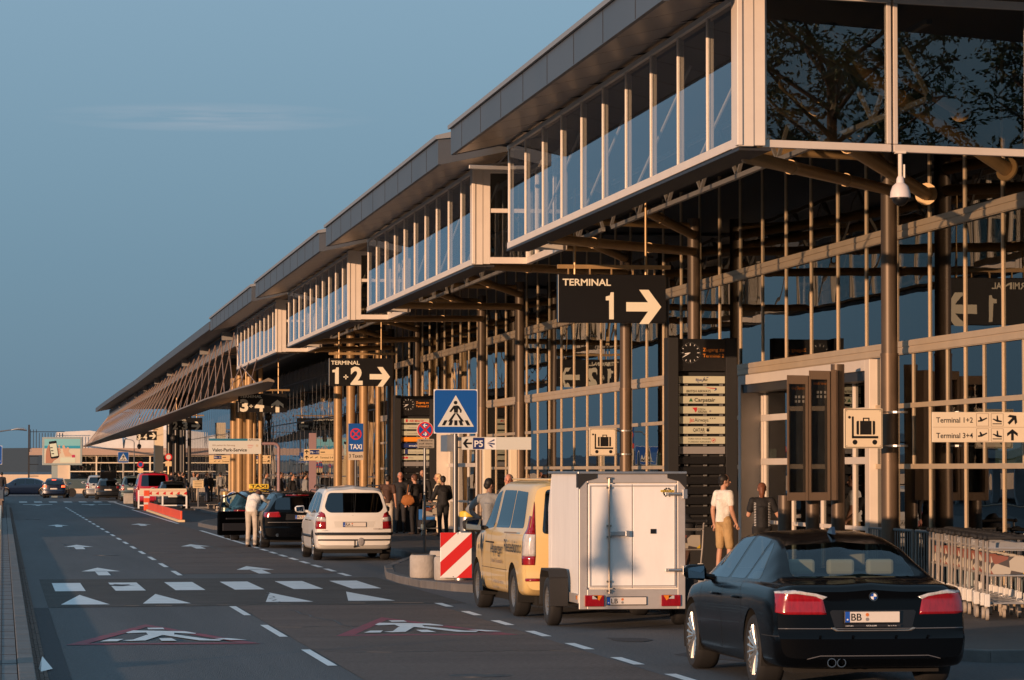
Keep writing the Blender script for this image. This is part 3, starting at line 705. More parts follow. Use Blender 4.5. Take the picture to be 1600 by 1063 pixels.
# terminal direction sign bottom right
t=thing('direction_sign','cream two-line sign reading Terminal 1+2 and Terminal 3+4 above the trolleys','sign',(12.9,44.3,.13))
b=MB(); b.box((12.15,44.4,2.37),(14.3,44.44,2.77)); b.build('sign_plate',MT['panel_cream'],t,world=True,bevel=.006)
b=MB(); b.tube([(13.75,44.5,.13),(13.75,44.5,2.8)],.035,8); b.build('post',MT['galv'],t,world=True)
f=Face((12.15,44.4,2.37))
f.text('black','Terminal 1+2',.05,.26,.070,.50); f.text('black','Terminal 3+4',.05,.055,.070,.50); f.line('brown_frame',0,.20,2.15,.20,.004)
for r_ in (0,1):
    y0=.215 if r_ else .015
    for k in (0,1):
        x0=.60+k*.20; 
        for q in ((x0,y0,x0+.165,y0),(x0,y0+.165,x0+.165,y0+.165),(x0,y0,x0,y0+.165),(x0+.165,y0,x0+.165,y0+.165)): f.line('brown_frame',*q,.005)
        if k==0: f.poly('black',[(x0+.02,y0+.055),(x0+.07,y0+.06),(x0+.145,y0+.10),(x0+.14,y0+.115),(x0+.08,y0+.09),(x0+.055,y0+.125),(x0+.04,y0+.12),(x0+.05,y0+.08),(x0+.02,y0+.075)])
        else: f.poly('black',[(x0+.145,y0+.05),(x0+.145,y0+.07),(x0+.10,y0+.08),(x0+.09,y0+.14),(x0+.075,y0+.14),(x0+.075,y0+.085),(x0+.03,y0+.10),(x0+.02,y0+.09),(x0+.08,y0+.055)]); f.line('black',x0+.02,y0+.03,x0+.145,y0+.03,.012)
    f.arrow('black',1.09,y0+.085,.15,45 if r_ else 90,wide=.24)
f.build(t,{'black':'lettering','brown_frame':'border'})
# airline pylons
def pylon(x0,x1,y,ztop,label,rows,dark_rows,boxed=False):
    W=x1-x0; t=thing('airline_pylon',label,'sign pylon',((x0+x1)/2,y,.13),0,'black pylons listing airlines'); 
    b=MB(); b.box((x0,y-.12,.13),(x0+.15*W,y+.28,ztop)); b.box((x1-.16*W,y-.02,.13),(x1,y+.28,ztop)); b.box((x0+.1,y+.16,.13),(x1-.1,y+.24,ztop-.03)); b.build('frame',MT['black_matt'],t,world=True,bevel=.01)
    b=MB(); a=x0+.17*W; c=x1-.17*W; b.box((a-.02,y,ztop-.62),(c+.02,y+.1,ztop-.02)); b.build('head_panel',MT['black'],t,world=True,bevel=.006)
    f=Face((a,y,ztop-.62)); w_=c-a; k=w_/.88
    cx,cy,r=.22*k,.34,.175*k
    for i in range(12):
        q=R(30*i); l=.03 if i%3 else .045; f.line('white',cx+(r-l)*math.sin(q),cy+(r-l)*math.cos(q),cx+r*math.sin(q),cy+r*math.cos(q),.010)
    for i in range(36): q=R(10*i); f.circ('white',cx+r*1.08*math.sin(q),cy+r*1.08*math.cos(q),.003,1,4)
    q=R(240); f.line('white',cx,cy,cx+r*.92*math.sin(q),cy+r*.92*math.cos(q),.013); q=R(259); f.line('white',cx,cy,cx+r*.6*math.sin(q),cy+r*.6*math.cos(q),.018)
    f.text('orange','Zugang zu',.46*k,.37,.062,.40*k); f.text('orange','Terminal 2',.46*k,.26,.062,.40*k); f.build(t,{'white':'clock_face','orange':'lettering'})
    z=ztop-.66; ph=.135; gp=.052
    for r_ in rows+[None]*dark_rows:
        z-=ph+gp
        m={'g':'slat_grey','o':'orange','n':'navy'}.get(r_[0],'slat_cream') if r_ else 'black'
        p=MB(); p.box((a,y+.01,z),(c,y+.09,z+ph)); o=p.build('name_panel',MT[m],t,world=True,bevel=.004)
        if r_ and r_[1]:
            f=Face((a,y+.01,z)); r_[1](f,w_); 
            for m_,mb in f.L.items(): mb.build('lettering',MT[m_],t,world=True,fix=False)
        s=MB(); 
        for xx in (a-.03,a+.14*w_,a+.55*w_,c-.10*w_): s.box((xx,y+.10,z-gp+.012),(xx+.07,y+.12,z-.012))
        if len(rows)>0: s.build('rail',MT['galv'],t,world=True)
    return t
mat('slat_cream',(.50,.50,.38),.4); mat('slat_grey',(.24,.23,.23),.5); mat('flag_red',(.5,.02,.03),.4)
def L1(f,w):
    f.text('navy','Blue',.37*w,.045,.045,.13*w,bold=.02); f.text('black','Air',.53*w,.045,.045,.10*w,bold=.02); f.line('navy',.40*w,.03,.44*w,.02,.012); f.line('navy',.50*w,.02,.56*w,.115,.010); f.line('navy',.60*w,.105,.64*w,.115,.012)
def L2(f,w):
    f.text('black','BRITISH AIRWAYS',.17*w,.02,.045,.52*w); f.poly('flag_red',[(.58*w,.115),(.72*w,.105),(.80*w,.10),(.80*w,.085),(.70*w,.09),(.60*w,.108)]); f.poly('navy',[(.76*w,.045),(.82*w,.065),(.82*w,.10),(.78*w,.105),(.79*w,.075)])
def L3(f,w): f.poly('green_ink',[(.22*w,.035),(.31*w,.035),(.265*w,.105)]); f.text('black','Carpatair',.34*w,.035,.065,.45*w,bold=.02)
def L4(f,w): f.poly('flag_red',[(.29*w,.11),(.40*w,.115),(.39*w,.05),(.36*w,.02),(.34*w,.06)]); f.text('black','CZECH',.41*w,.06,.035,.16*w); f.text('black','AIRLINES',.41*w,.015,.035,.20*w); f.circ('slat_grey',.68*w,.045,.02)
def L5(f,w): f.text('flag_red','Jat',.23*w,.035,.07,.10*w); f.text('black','Airways',.34*w,.035,.07,.30*w,bold=0); [f.circ('black',x*w,.1,.010) for x in(.68,.73,.78)]
def L6(f,w): f.text('black','QATAR',.31*w,.04,.062,.25*w); f.circ('black',.63*w,.065,.028); f.line('black',.60*w,.10,.68*w,.11,.01); f.line('black',.46*w,.018,.56*w,.018,.006)
def L7(f,w): f.text('black','TÜRK HAVA YOLLARI',.2*w,.078,.028,.49*w,bold=0); f.text('black','TURKISH AIRLINES',.2*w,.022,.028,.49*w,bold=0); f.circ('flag_red',.75*w,.065,.04); f.circ('slat_cream',.75*w,.065,.033,2); f.line('flag_red',.73*w,.05,.77*w,.08,.02,3)
pylon(12.17,13.50,63.0,4.46,'tall black airline pylon with clock beside the man in white, nearest of the two',[('c',L1),('c',L2),('c',L3),('c',L4),('c',L5),('c',L6),('c',L7),('g',None)],7)
def K1(f,w): f.rect('flag_red',.16*w,.03,.23*w,.115); f.text('flag_red','AIR MALTA',.29*w,.035,.065,.52*w,bold=.02)
def K2_(f,w): f.text('slat_grey','Austrian',.26*w,.035,.04,.34*w); f.line('flag_red',.66*w,.07,.70*w,.095,.008)
def K3_(f,w): f.text('slat_grey','Cirrus Airlines',.22*w,.04,.04,.44*w)
def K4_(f,w): f.text('black','Lufthansa',.35*w,.035,.06,.5*w)
def K5_(f,w): f.text('white','malev',.28*w,.035,.06,.45*w)
def K6_(f,w): f.rect('navy',.13*w,0,.24*w,.135); f.text('slat_grey','Scandinavian',.28*w,.04,.04,.5*w)
def K7_(f,w): f.rect('flag_red',.04*w,.04,.13*w,.10); f.rect('flag_red',.145*w,.04,.24*w,.10); f.text('slat_grey','SWISS',.28*w,.05,.035,.15*w)
pylon(11.75,13.05,104.5,4.28,'black airline pylon with red-lettered top panel behind the group of people',[('c',K1),('c',K2_),('c',K3_),('o',None),('n',K5_),('c',K6_),('c',K7_),('g',None)],6)
# timetable board on thick legs
t=thing('timetable_board','brown framed two-panel timetable board on round legs left of the trolley sign','notice board',(12.3,53.5,.13))
b=MB()
for x in (12.28,12.78,13.24): b.lathe([(.11,.13),(.11,3.70 if x>13 else 1.6)],(x,53.6+(x-12)*.4,0),18)
b.build('leg',MT['column'],t,world=True,smooth=40)
# the board stands a little askew, its panels facing the road side
def bp(u,z,d=0): # u along board
    return (12.24+u*.66-d*.35,53.35-u*-.35-d*.94,z)
for k in (0,1):
    a=.02+k*.615; b=MB()
    def bb(b,u0,u1,z0,z1,d0,d1): b.add([bp(u0,z0,d0),bp(u1,z0,d0),bp(u1,z0,d1),bp(u0,z0,d1),bp(u0,z1,d0),bp(u1,z1,d0),bp(u1,z1,d1),bp(u0,z1,d1)],[(0,3,2,1),(4,5,6,7),(0,1,5,4),(1,2,6,5),(2,3,7,6),(3,0,4,7)])
    zb,zt=1.52,3.50+k*.08
    bb(b,a,a+.06,zb,zt,-.06,.12); bb(b,a+.52,a+.60,zb,zt,-.06,.12); bb(b,a+.06,a+.52,zb,zb+.13,-.06,.12); bb(b,a+.06,a+.52,zt-.14,zt,-.06,.12); bb(b,a+.02,a+.58,zb+.02,zt-.02,-.14,-.062)
    fo=b.build('board_frame',MT['brown_frame'],t,world=True,bevel=.006)
    b=MB(); bb(b,a+.061,a+.519,zb+.131,zt-.141,-.02,.0); b.build('sheet',mat('sheet',(.055,.06,.065),.6,var=.3,vscale=4),t,world=True)
    b=MB(); bb(b,a+.0605,a+.5195,zb+.1305,zt-.1405,.06,.068); b.build('glass',MT['gallery_glass'],t,world=True)
    f=Face(bp(a+.1,zt-.2,.003),u=(.66*1.17,.35*1.17,0),v=(0,0,1),n=(-.35,-.94,0))
    f.text('orange','Abflug / Departure' if k==0 else 'Ankunft / Arrival',0,-.02,.045,.32); [f.rect('white',x,-.16-j*.07,x+.05,-.12-j*.07) for x in(.08,.16,.26) for j in (0,1)]
    f.build(t)
b=MB(); bb(b,1.25,1.40,1.52,3.6,-.14,.10); b.build('side_post',MT['brown_frame'],t,world=True,bevel=.006)
# pedestrian crossing signs
def figure(f,m,cx,cy,s,lay):
    g=lambda L:[(cx+a*s,cy+b*s) for a,b in L]
    f.circ(m,cx-.01*s,cy+.86*s,.085*s,lay,14)
    f.poly(m,g([(-.10,.72),(.06,.74),(.11,.66),(.09,.40),(-.08,.40)]),lay)
    f.poly(m,g([(-.10,.72),(-.06,.62),(-.22,.42),(-.30,.46)]),lay); f.poly(m,g([(.06,.74),(.15,.70),(.27,.52),(.25,.40),(.18,.41),(.19,.50),(.09,.62)]),lay)
    f.poly(m,g([(-.08,.38),(.01,.38),(-.22,.0),(-.36,.0)]),lay); f.poly(m,g([(.0,.38),(.09,.38),(.38,.0),(.25,.0)]),lay)
def pedsign(x,z,y,s,zfoot,label,parent=None,r=.05):
    t=thing('crossing_sign',label,'road sign',(x+s/2,y,zfoot),0,'blue pedestrian crossing signs'); b=MB(); b.box((x,y-.0,z),(x+s,y+.02,z+s)); b.build('sign_plate',MT['white'],t,world=True)
    b=MB(); b.lathe([(.035,zfoot),(.035,z+s*.9)],(x+s/2,y+.07,0),12); b.build('post',MT['pole_grey'],t,world=True,smooth=40)
    f=Face((x,y,z)); f.rect('white',0,0,s,s,1,s*.06); f.rect('blue_sign',s*.015,s*.015,s*.985,s*.985,2,s*.05)
    f.poly('white_sign',[(s*.085,s*.155),(s*.915,s*.155),(s*.5,s*.87)],3); figure(f,'black',s*.5,s*.27,s*.50,4)
    for a,d in ((.18,.12),(.33,.08),(.465,.0),(.60,-.08),(.76,-.12)): f.poly('black',[(s*(a-.0),s*.185),(s*(a+.07),s*.185),(s*(a+.07+d*.5),s*.30),(s*(a+d*.5),s*.30)],4.5)
    f.build(t,{'white':'border','blue_sign':'panel','white_sign':'triangle','black':'pictogram'}); return t
mat('white_sign',(.62,.63,.6),.5)
pedsign(7.42,2.64,59.8,.77,.13,'large blue crossing sign with walking figure above the red and white board')
pedsign(7.56,2.5,232,.72,.13,'small distant blue crossing sign beside the grey hatchback')
pedsign(-.85,2.25,150,.80,.1,'blue crossing sign cut by the left edge of the photo')
# P5 arrow board on the same spot
t=thing('parking_sign','grey-white P5 arrow board right below the large crossing sign','sign',(8.3,59.95,.13))
b=MB(); b.box((7.93,59.95,2.36),(9.16,59.98,2.58)); b.build('sign_plate',MT['white_sign'],t,world=True)
b=MB(); b.lathe([(.034,.13),(.034,2.6)],(7.84,60.0,0),12); b.tube([(7.84,60,2.40),(7.95,60,2.40)],.012,6); b.tube([(7.84,60,2.55),(7.95,60,2.55)],.012,6); b.build('post',MT['pole_grey'],t,world=True)
b=MB(); b.box((7.68,60.0,2.33),(7.80,60.9,2.62)); b.build('side_plate',MT['galv'],t,world=True)
f=Face((7.93,59.95,2.36)); f.arrow('black',.10,.11,.16,180,wide=.2)
f.rect('navy',.20,.01,.40,.21,1,.01); f.text('white','P5',.30,.05,.11,.15,'c',lay=2,bold=.02); f.rect('white',.42,.01,.61,.21,1,.01)
f.poly('navy',[(.45,.11),(.58,.16),(.575,.185),(.50,.145)],2); f.poly('navy',[(.45,.105),(.58,.085),(.585,.11),(.52,.12)],2); f.poly('navy',[(.47,.09),(.53,.04),(.56,.035),(.52,.085)],2); f.build(t)
# no stopping sign with plate
def nostop(cx,cz,y,r,zfoot,label,plate=None,arrows=True):
    t=thing('no_stopping_sign',label,'road sign',(cx,y,zfoot)); b=MB(); b.lathe([(r,0),(r,.015)],(cx,y,cz),32,'y'); b.build('sign_plate',MT['white'],t,world=True)
    b=MB(); b.lathe([(.03,zfoot),(.03,cz+r*.6)],(cx,y+.05,0),12); b.build('post',MT['pole_grey'],t,world=True,smooth=40)
    f=Face((cx,y,cz)); f.circ('red_sign',0,0,r*.96,1,32); f.circ('blue_sign',0,0,r*.78,2,32); f.line('red_sign',-r*.6,-r*.6,r*.6,r*.6,r*.2,3); f.line('red_sign',-r*.6,r*.6,r*.6,-r*.6,r*.2,3.5)
    if arrows: f.arrow('white',0,r*.52,r*.5,180,4,wide=.22); f.arrow('white',0,-r*.52,r*.5,0,4,wide=.22)
    if plate:
        x0,x1,z0,z1,lines=plate; f.rect('plate',x0-cx,z0-cz,x1-cx,z1-cz,1,.02)
        n=len(lines)
        for i,l in enumerate(lines): h=(z1-z0)/n; f.text('black',l,(x0+x1)/2-cx,z1-cz-h*(i+.78),h*.5,(x1-x0)*(.8 if n>1 else .9),'c',lay=2)
    f.build(t,{'red_sign':'ring','blue_sign':'panel','plate':'lower_plate','black':'lettering','white':'arrow'}); return t
mat('plate',(.34,.30,.25),.5)
nostop(9.60,2.93,79,.19,.13,'round no stopping sign with arrows above a brown text plate, left of the crossing sign',(9.42,9.81,2.51,2.72,['3 Minuten frei','auf dem','Seitenstreifen']))
t=thing('taxi_sign','blue TAXI sign with red no stopping ring on a pole between the gold columns','road sign',(9.93,98,.13))
b=MB(); b.box((9.71,98,2.53),(10.14,98.02,3.33)); b.build('sign_plate',MT['blue_sign'],t,world=True,bevel=.004)
b=MB(); b.lathe([(.03,.13),(.03,3.0)],(9.93,98.06,0),10); b.build('post',MT['pole_grey'],t,world=True)
f=Face((9.71,98,2.53)); f.circ('red_sign',.215,.50,.165,1); f.circ('blue_sign',.215,.50,.125,2); f.line('red_sign',.12,.405,.31,.595,.035,3); f.line('red_sign',.12,.595,.31,.405,.035,3.5); f.text('white','TAXI',.215,.07,.14,.35,'c',bold=.02)
f.rect('plate2',-.0,-.24,.43,-.01,1,.01); f.text('black','3 Taxen',.215,-.17,.10,.38,'c',lay=2); mat('plate2',(.55,.47,.37),.5); f.build(t)
# wayfinding boards on posts
def way(x0,x1,y,z0,z1,px,label,flip=False,m='way'):
    t=thing('wayfinding_sign',label,'sign',(px,y,.13),0,'cream wayfinding boards farther along the pavement'); b=MB(); b.box((x0,y,z0),(x1,y+.04,z1)); b.build('sign_plate',MT[m],t,world=True)
    b=MB(); b.box((px-.13,y+.05,.13),(px+.13,y+.18,z1+.6 if not flip else z1)); b.build('post',MT['way_post' if not flip else 'way'],t,world=True)
    f=Face((x0,y,z0)); w_,h=x1-x0,z1-z0
    for r_ in (0,1):
        yy=h*(.27+.48*r_); f.arrow('black',w_*(.09 if not flip else .92),yy,h*.36,90 if not flip else 135,wide=.22)
        if r_: f.rect('navy',w_*.19,h*.54,w_*.50,h*.95); f.text('white','P6 - 11',w_*.345,h*.64,h*.2,w_*.27,'c',lay=2); f.rect('black',w_*.54,h*.70,w_*.68,h*.78)
        else: f.line('black',w_*.20,h*.22,w_*.29,h*.33,h*.06); f.line('black',w_*.36,h*.22,w_*.45,h*.33,h*.06); f.text('black','Terminal 3-4',w_*.52,h*.18,h*.17,w_*.42)
    f.line('brown_frame',0,h*.5,w_,h*.5,h*.02); f.build(t)
mat('way',(.72,.55,.32),.5); mat('way_post',(.30,.20,.22),.45)
way(11.03,12.18,128,2.36,2.78,11.36,'cream wayfinding board reading P6-11 on a mauve post, left of the gold columns')
way(9.75,10.95,166,2.32,2.72,10.82,'left cream wayfinding board just below the valet parking sign',flip=True)
way(11.62,12.75,166.5,2.32,2.72,11.75,'right cream wayfinding board just below the valet parking sign',flip=True)
# valet sign
t=thing('valet_sign','white banner sign with blue top stripe for valet parking hanging from a bent grey pole','sign',(13.1,140.1,.13))
b=MB(); b.box((8.21,140,2.66),(10.33,140.05,3.28)); b.build('sign_plate',MT['white_sign'],t,world=True)
b=MB(); b.tube([(11.05,140.1,.13),(11.05,140.1,2.93),(10.98,140.1,3.05),(10.85,140.1,3.08),(10.3,140.1,3.08)],.065,10); 
for z in (1.2,1.8,2.5): b.lathe([(.075,z),(.075,z+.05)],(11.05,140.1,0),12)
b.build('pole',MT['way_post'],t,world=True,smooth=50)
f=Face((8.21,140,2.66)); f.rect('teal',0,.53,1.57,.62); f.text('black','APCOA',1.82,.53,.07,.42,'c',bold=.02); f.text('brown_frame','Wir parken Ihr Fahrzeug',.14,.32,.06,.92); f.text('black','Valet-Park-Service',.14,.10,.13,1.40,bold=.02)
for k in range(4): f.circ('red_sign',1.60+k*.055,.34,.030,1,12); f.circ('white_sign',1.60+k*.055,.34,.022,2,12)
f.circ('plate2',1.95,.34,.05,1,16); f.line('red_sign',1.58,.25,1.75,.25,.012); mat('teal',(.02,.18,.30),.4); f.build(t)
# blue round lane sign, small yellow-white boards, bollard lamps
t=thing('lane_sign','round blue sign with white upward arrow behind the open car door','road sign',(7.06,107.5,.128)); b=MB(); b.lathe([(.215,0),(.215,.015)],(7.06,107.5,1.12),28,'y'); b.build('sign_plate',MT['white'],t,world=True)
b=MB(); b.lathe([(.03,.13),(.03,1.2)],(7.06,107.55,0),10); b.build('post',MT['white'],t,world=True)
f=Face((7.06,107.5,1.12)); f.circ('blue_sign',0,0,.20,1,28); f.arrow('white',0,.03,.30,90,2,wide=.3); f.rect('white_sign',-.09,-.15,.09,-.02,3); [f.line('black',-.07,-.05-.035*k,.07,-.05-.035*k,.008,4) for k in range(3)]; f.build(t)
t=thing('small_notice','small cream notice board on a post right of the striped barrier','sign',(9.6,170,.13)); b=MB(); b.box((9.2,170,1.13),(9.72,170.03,1.50)); b.build('sign_plate',MT['way'],t,world=True); b=MB(); b.box((9.43,170.04,.13),(9.49,170.1,1.2)); b.box((9.1,169.8,.13),(9.9,170.3,.22)); b.build('post',MT['galv'],t,world=True)
f=Face((9.2,170,1.13)); [f.rect('black',.08,.29-.075*k,.44,.31-.075*k) for k in range(4)]; f.build(t)
# round prohibition signs far away
for (px,y,z,x,lab) in ((0,190,2.72,8.95,'distant round red sign above a small yellow plate near the black columns'),(0,215,2.35,8.4,'distant round red and blue sign on a dark pole, left of the red van')):
    t=thing('round_sign',lab,'road sign',(x,y,.13)); b=MB(); b.lathe([(.20,0),(.20,.02)],(x,y,z),20,'y'); b.build('sign_plate',MT['red_sign'],t,world=True); b=MB(); b.lathe([(.05,.13),(.05,z)],(x,y+.06,0),8); b.build('post',MT['bronze'],t,world=True)
    f=Face((x,y,z)); f.circ('blue_sign' if y>200 else 'white_sign',0,0,.13,1,16); f.rect('way',-.17,-.5,.17,-.23,1); f.build(t)
# red and white warning board, concrete bollard tubs
t=thing('warning_board','red and white diagonally striped warning board beside the yellow van','warning board',(7.74,58.5,.0)); b=MB(); b.box((7.36,58.4,.17),(7.90,58.43,.94)); b.build('board',MT['white'],t,world=True,bevel=.01)
b=MB(); b.lathe([(.04,.0),(.04,.95)],(7.72,58.5,0),12); b.lathe([(.11,.0),(.11,.18),(.06,.2)],(7.72,58.55,0),14); b.build('post',MT['galv'],t,world=True,smooth=40)
f=Face((7.36,58.4,.17)); W_,H_=.54,.77
def clip_band(c0,c1):
    # region of the board between the lines y = x*H/W*.95 + c
    P=[(0,0),(W_,0),(W_,H_),(0,H_)]; m=.92
    def cl(P,s,c):
        o=[]
        for i in range(len(P)):
            a=P[i];b_=P[(i+1)%len(P)]; fa=s*(a[1]-m*a[0]-c); fb=s*(b_[1]-m*b_[0]-c)
            if fa>=0:o.append(a)
            if fa*fb<0: q=fa/(fa-fb); o.append((a[0]+(b_[0]-a[0])*q,a[1]+(b_[1]-a[1])*q))
        return o
    return cl(cl(P,1,c0),-1,c1)
for c0,c1 in ((.51,2),(.02,.27),(-2,-.25)):
    q=clip_band(c0,c1)
    if len(q)>2: f.poly('red_sign',q)
f.circ('black',.30,.75,.008,2,8); f.circ('black',.22,.02,.008,2,8); f.build(t,{'red_sign':'stripe'})
mat('tub',(.40,.37,.34),.85,var=.2,vscale=3,bump=.5,bscale=25)
for i,(x,y,l) in enumerate(((7.26,60.0,'round concrete tub left of the pair beside the warning board'),(7.53,58.75,'round concrete tub directly behind the warning board'),(7.72,60.9,'round concrete tub with only its top showing between the other two'))):
    b=MB(); b.lathe([(.22,.0),(.235,.03),(.235,.36),(.22,.395),(.15,.395)],(0,0,0),28); o=b.build('concrete_tub',MT['tub'],None,smooth=50); o.location=(x,y,.128+(.05 if i==2 else 0)); tag(o,l,'bollard','concrete tubs on the kerb')
# waste bins
def bin_(x,y,lab,s=1,top='yellow'):
    t=thing('waste_bin',lab,'bin',(x,y,.128),0,'round steel waste bins'); b=MB(); b.lathe([(.19*s,0),(.19*s,.72*s)],(0,0,0),24); b.build('body',MT['galv'],t,smooth=40)
    b=MB(); b.lathe([(.20*s,.73*s),(.20*s,.84*s),(.17*s,.87*s)],(0,0,0),24); b.build('lid',MT[top],t,smooth=40)
bin_(11.32,84.5,'steel bin with yellow top between the crossing sign pole and the yellow van')
bin_(13.18,58,'steel bin with plain top beside the woman in the striped black top',top='galv',s=.95)
bin_(10.3,155,'distant brass-coloured bin beside the gold columns',1.0,'bronze'); bin_(9.6,151,'distant bin left of the round blue arrow sign',1.1,'bronze')
# red box on cream stand near the pylon and stele
for (x0,x1,y,z,lab) in ((13.0,13.25,66.8,2.35,'slim cream stele with red head left of the big airline pylon'),(11.93,12.13,86,2.55,'slim cream stele with red head behind the P5 board'),(12.62,12.82,86.2,2.55,'second slim cream stele with red head, right of the one behind the P5 board')):
    t=thing('ticket_stele',lab,'ticket machine',((x0+x1)/2,y,.13)); b=MB(); b.box((x0,y,.13),(x1,y+.3,z)); b.build('body',MT['panel_cream'],t,world=True,bevel=.02); b=MB(); b.box((x0-.02,y-.02,z),(x1+.02,y+.32,z+.13)); b.build('head',MT['red_sign'],t,world=True,bevel=.02)
# low railing in front of the facade
t=thing('railing','grey-green metal railing in front of the facade beside the trolleys','railing',(13.3,50,.13)); b=MB()
for y0,y1 in ((50.3,52.9),(47.3,50.1),(44.4,47.1)):
    b.tube([(13.45,y0,.13),(13.45,y0,1.10),(13.45,y1,1.10),(13.45,y1,.13)],.022,8); b.tube([(13.45,y0,.3),(13.45,y1,.3)],.015,6)
    for k in range(1,18): yy=y0+(y1-y0)*k/18; b.tube([(13.45,yy,.3),(13.45,yy,1.10)],.008,5)
b.build('rail',mat('rail_paint',(.20,.24,.25),.4),t,world=True)
# luggage trolleys in a nested row
def trolley():
    t=thing('luggage_trolley','steel luggage trolley nested in the row by the facade, advert panel on its back','luggage trolley',(0,0,.128),0,'nested luggage trolleys')
    b=MB()
    for s in (-1,1):
        b.tube([(.10,s*.27,.24),(.0,s*.27,.62),(-.05,s*.27,.98),(-.10,s*.27,1.03)],.017,8); b.tube([(.10,s*.27,.24),(.80,s*.22,.20),(.98,s*.16,.20)],.016,7)
    b.tube([(.02,-.27,.56),(.02,.27,.56)],.012,6); b.tube([(-.05,-.27,.90),(-.05,.27,.90)],.012,6)
    b.build('tube_frame',MT['trolley_steel'],t,smooth=50)
    b=MB()
    for k in range(6): b.box((.12+.14*k,-.21,.205),(.15+.14*k,.21,.222))
    b.box((.12,-.23,.20),(.95,-.19,.235)); b.box((.12,.19,.20),(.95,.23,.235)); b.build('load_platform',MT['galv'],t)
    b=MB(); b.tube([(-.11,-.30,1.03),(-.11,.30,1.03)],.022,8); b.ball((-.11,-.30,1.03),.033,6,8); b.ball((-.11,.30,1.03),.033,6,8); b.ball((-.10,0,1.04),(.03,.09,.035),6,8); b.build('handle',MT['black_matt'],t,smooth=60)
    b=MB(); b.box((.005,-.23,.58),(.02,.23,.80)); b.build('advert_panel',MT['advert'],t)
    b=MB(); b.box((-.01,-.235,.87),(.20,.235,.885)); b.box((.19,-.235,.87),(.2,.235,.97)); b.build('basket',MT['galv'],t)
    for s in (-1,1):
        b=MB(); b.box((.05,s*.27-.035,.17),(.15,s*.27+.035,.33)); b.build('wheel_guard',MT['guard'],t,bevel=.01)
        b=MB(); b.lathe([(.03,-.02),(.075,-.018),(.078,0),(.075,.018),(.03,.02)],(.10,s*.27,.078),18,'y'); b.build('wheel',MT['guard2'],t,smooth=40)
    b=MB(); b.lathe([(.02,-.02),(.06,-.018),(.06,.018),(.02,.02)],(.95,0,.06),14,'y'); b.box((.93,-.03,.06),(.97,.03,.2)); b.build('front_wheel',MT['guard2'],t,smooth=40)
    return t
mat('trolley_steel',(.72,.66,.60),.28,metal=.7); mat('guard',(.62,.60,.57),.5); mat('guard2',(.36,.31,.26),.6)
m=mat('advert',(.45,.36,.28),.5); nt_=m.node_tree; tc_=nt_.nodes.new('ShaderNodeTexCoord'); v_=nt_.nodes.new('ShaderNodeTexVoronoi'); v_.inputs['Scale'].default_value=5; r_=nt_.nodes.new('ShaderNodeValToRGB'); r_.color_ramp.interpolation='CONSTANT'
r_.color_ramp.elements[0].color=(.36,.31,.25,1); r_.color_ramp.elements[1].position=.45; r_.color_ramp.elements[1].color=(.05,.04,.04,1)
for p_,c_ in ((.6,(.6,.4,.02,1)),(.75,(.40,.36,.30,1)),(.9,(.20,.06,.04,1))): e=r_.color_ramp.elements.new(p_); e.color=c_
sp_=nt_.nodes.new('ShaderNodeSeparateColor'); nt_.links.new(tc_.outputs['Object'],v_.inputs['Vector']); nt_.links.new(v_.outputs['Color'],sp_.inputs[0]); nt_.links.new(sp_.outputs[0],r_.inputs[0]); nt_.links.new(r_.outputs[0],nt_.nodes['Principled BSDF'].inputs['Base Color'])
tp=trolley(); n=15
for i in range(n):
    t=tp if i==0 else copy_tree(tp)
    q=i/(n-1); t.location=(13.35-.95*q+random.uniform(-.03,.03),48.0-6.3*q,.128); t.rotation_euler=(0,0,R(80+random.uniform(-3,3)))
# distant trolley park
tp2=copy_tree(tp,(10.6,158,.128),R(180),'luggage trolley in the distant row behind the striped barrier'); tp2['group']='distant luggage trolleys'
for i in range(1,9):
    q=copy_tree(tp2,(10.4+i*.33,168+i*.5,.128),R(200)); 
# litter and left side bits
b=MB(); b.add([(.38,34.6,.01),(.50,34.9,.02),(.44,35.6,.03),(.40,35.2,.13),(.36,34.9,.02)],[(0,1,3),(1,2,3),(2,4,3),(4,0,3)]); o=b.build('paper_scrap',MT['white'],None,fix=False); tag(o,'crumpled scrap of white paper lying in the left gutter','litter')
# ---------------- vehicles
def spl(K):
    """smooth curve through (y,value) keys"""
    K=sorted(K); n=len(K); m=[]
    for i in range(n):
        if i==0: m.append((K[1][1]-K[0][1])/(K[1][0]-K[0][0]))
        elif i==n-1: m.append((K[-1][1]-K[-2][1])/(K[-1][0]-K[-2][0]))
        else:
            a=(K[i][1]-K[i-1][1])/(K[i][0]-K[i-1][0]); b=(K[i+1][1]-K[i][1])/(K[i+1][0]-K[i][0])
            m.append(0 if a*b<=0 else 2*a*b/(a+b))
    def f(y):
        if y<=K[0][0]: return K[0][1]
        if y>=K[-1][0]: return K[-1][1]
        for i in range(n-1):
            if y<=K[i+1][0]:
                h=K[i+1][0]-K[i][0]; t=(y-K[i][0])/h
                return (2*t**3-3*t*t+1)*K[i][1]+(t**3-2*t*t+t)*h*m[i]+(-2*t**3+3*t*t)*K[i+1][1]+(t**3-t*t)*h*m[i+1]
    return f
def cr(P,n):
    out=[]
    for i in range(len(P)-1):
        p0=P[max(i-1,0)];p1=P[i];p2=P[i+1];p3=P[min(i+2,len(P)-1)]
        for k in range(n):
            t=k/n; out.append(tuple(.5*((2*b)+(c-a)*t+(2*a-5*b+4*c-d)*t*t+(-a+3*b-3*c+d)*t**3) for a,b,c,d in zip(p0,p1,p2,p3)))
    out.append(P[-1]); return out
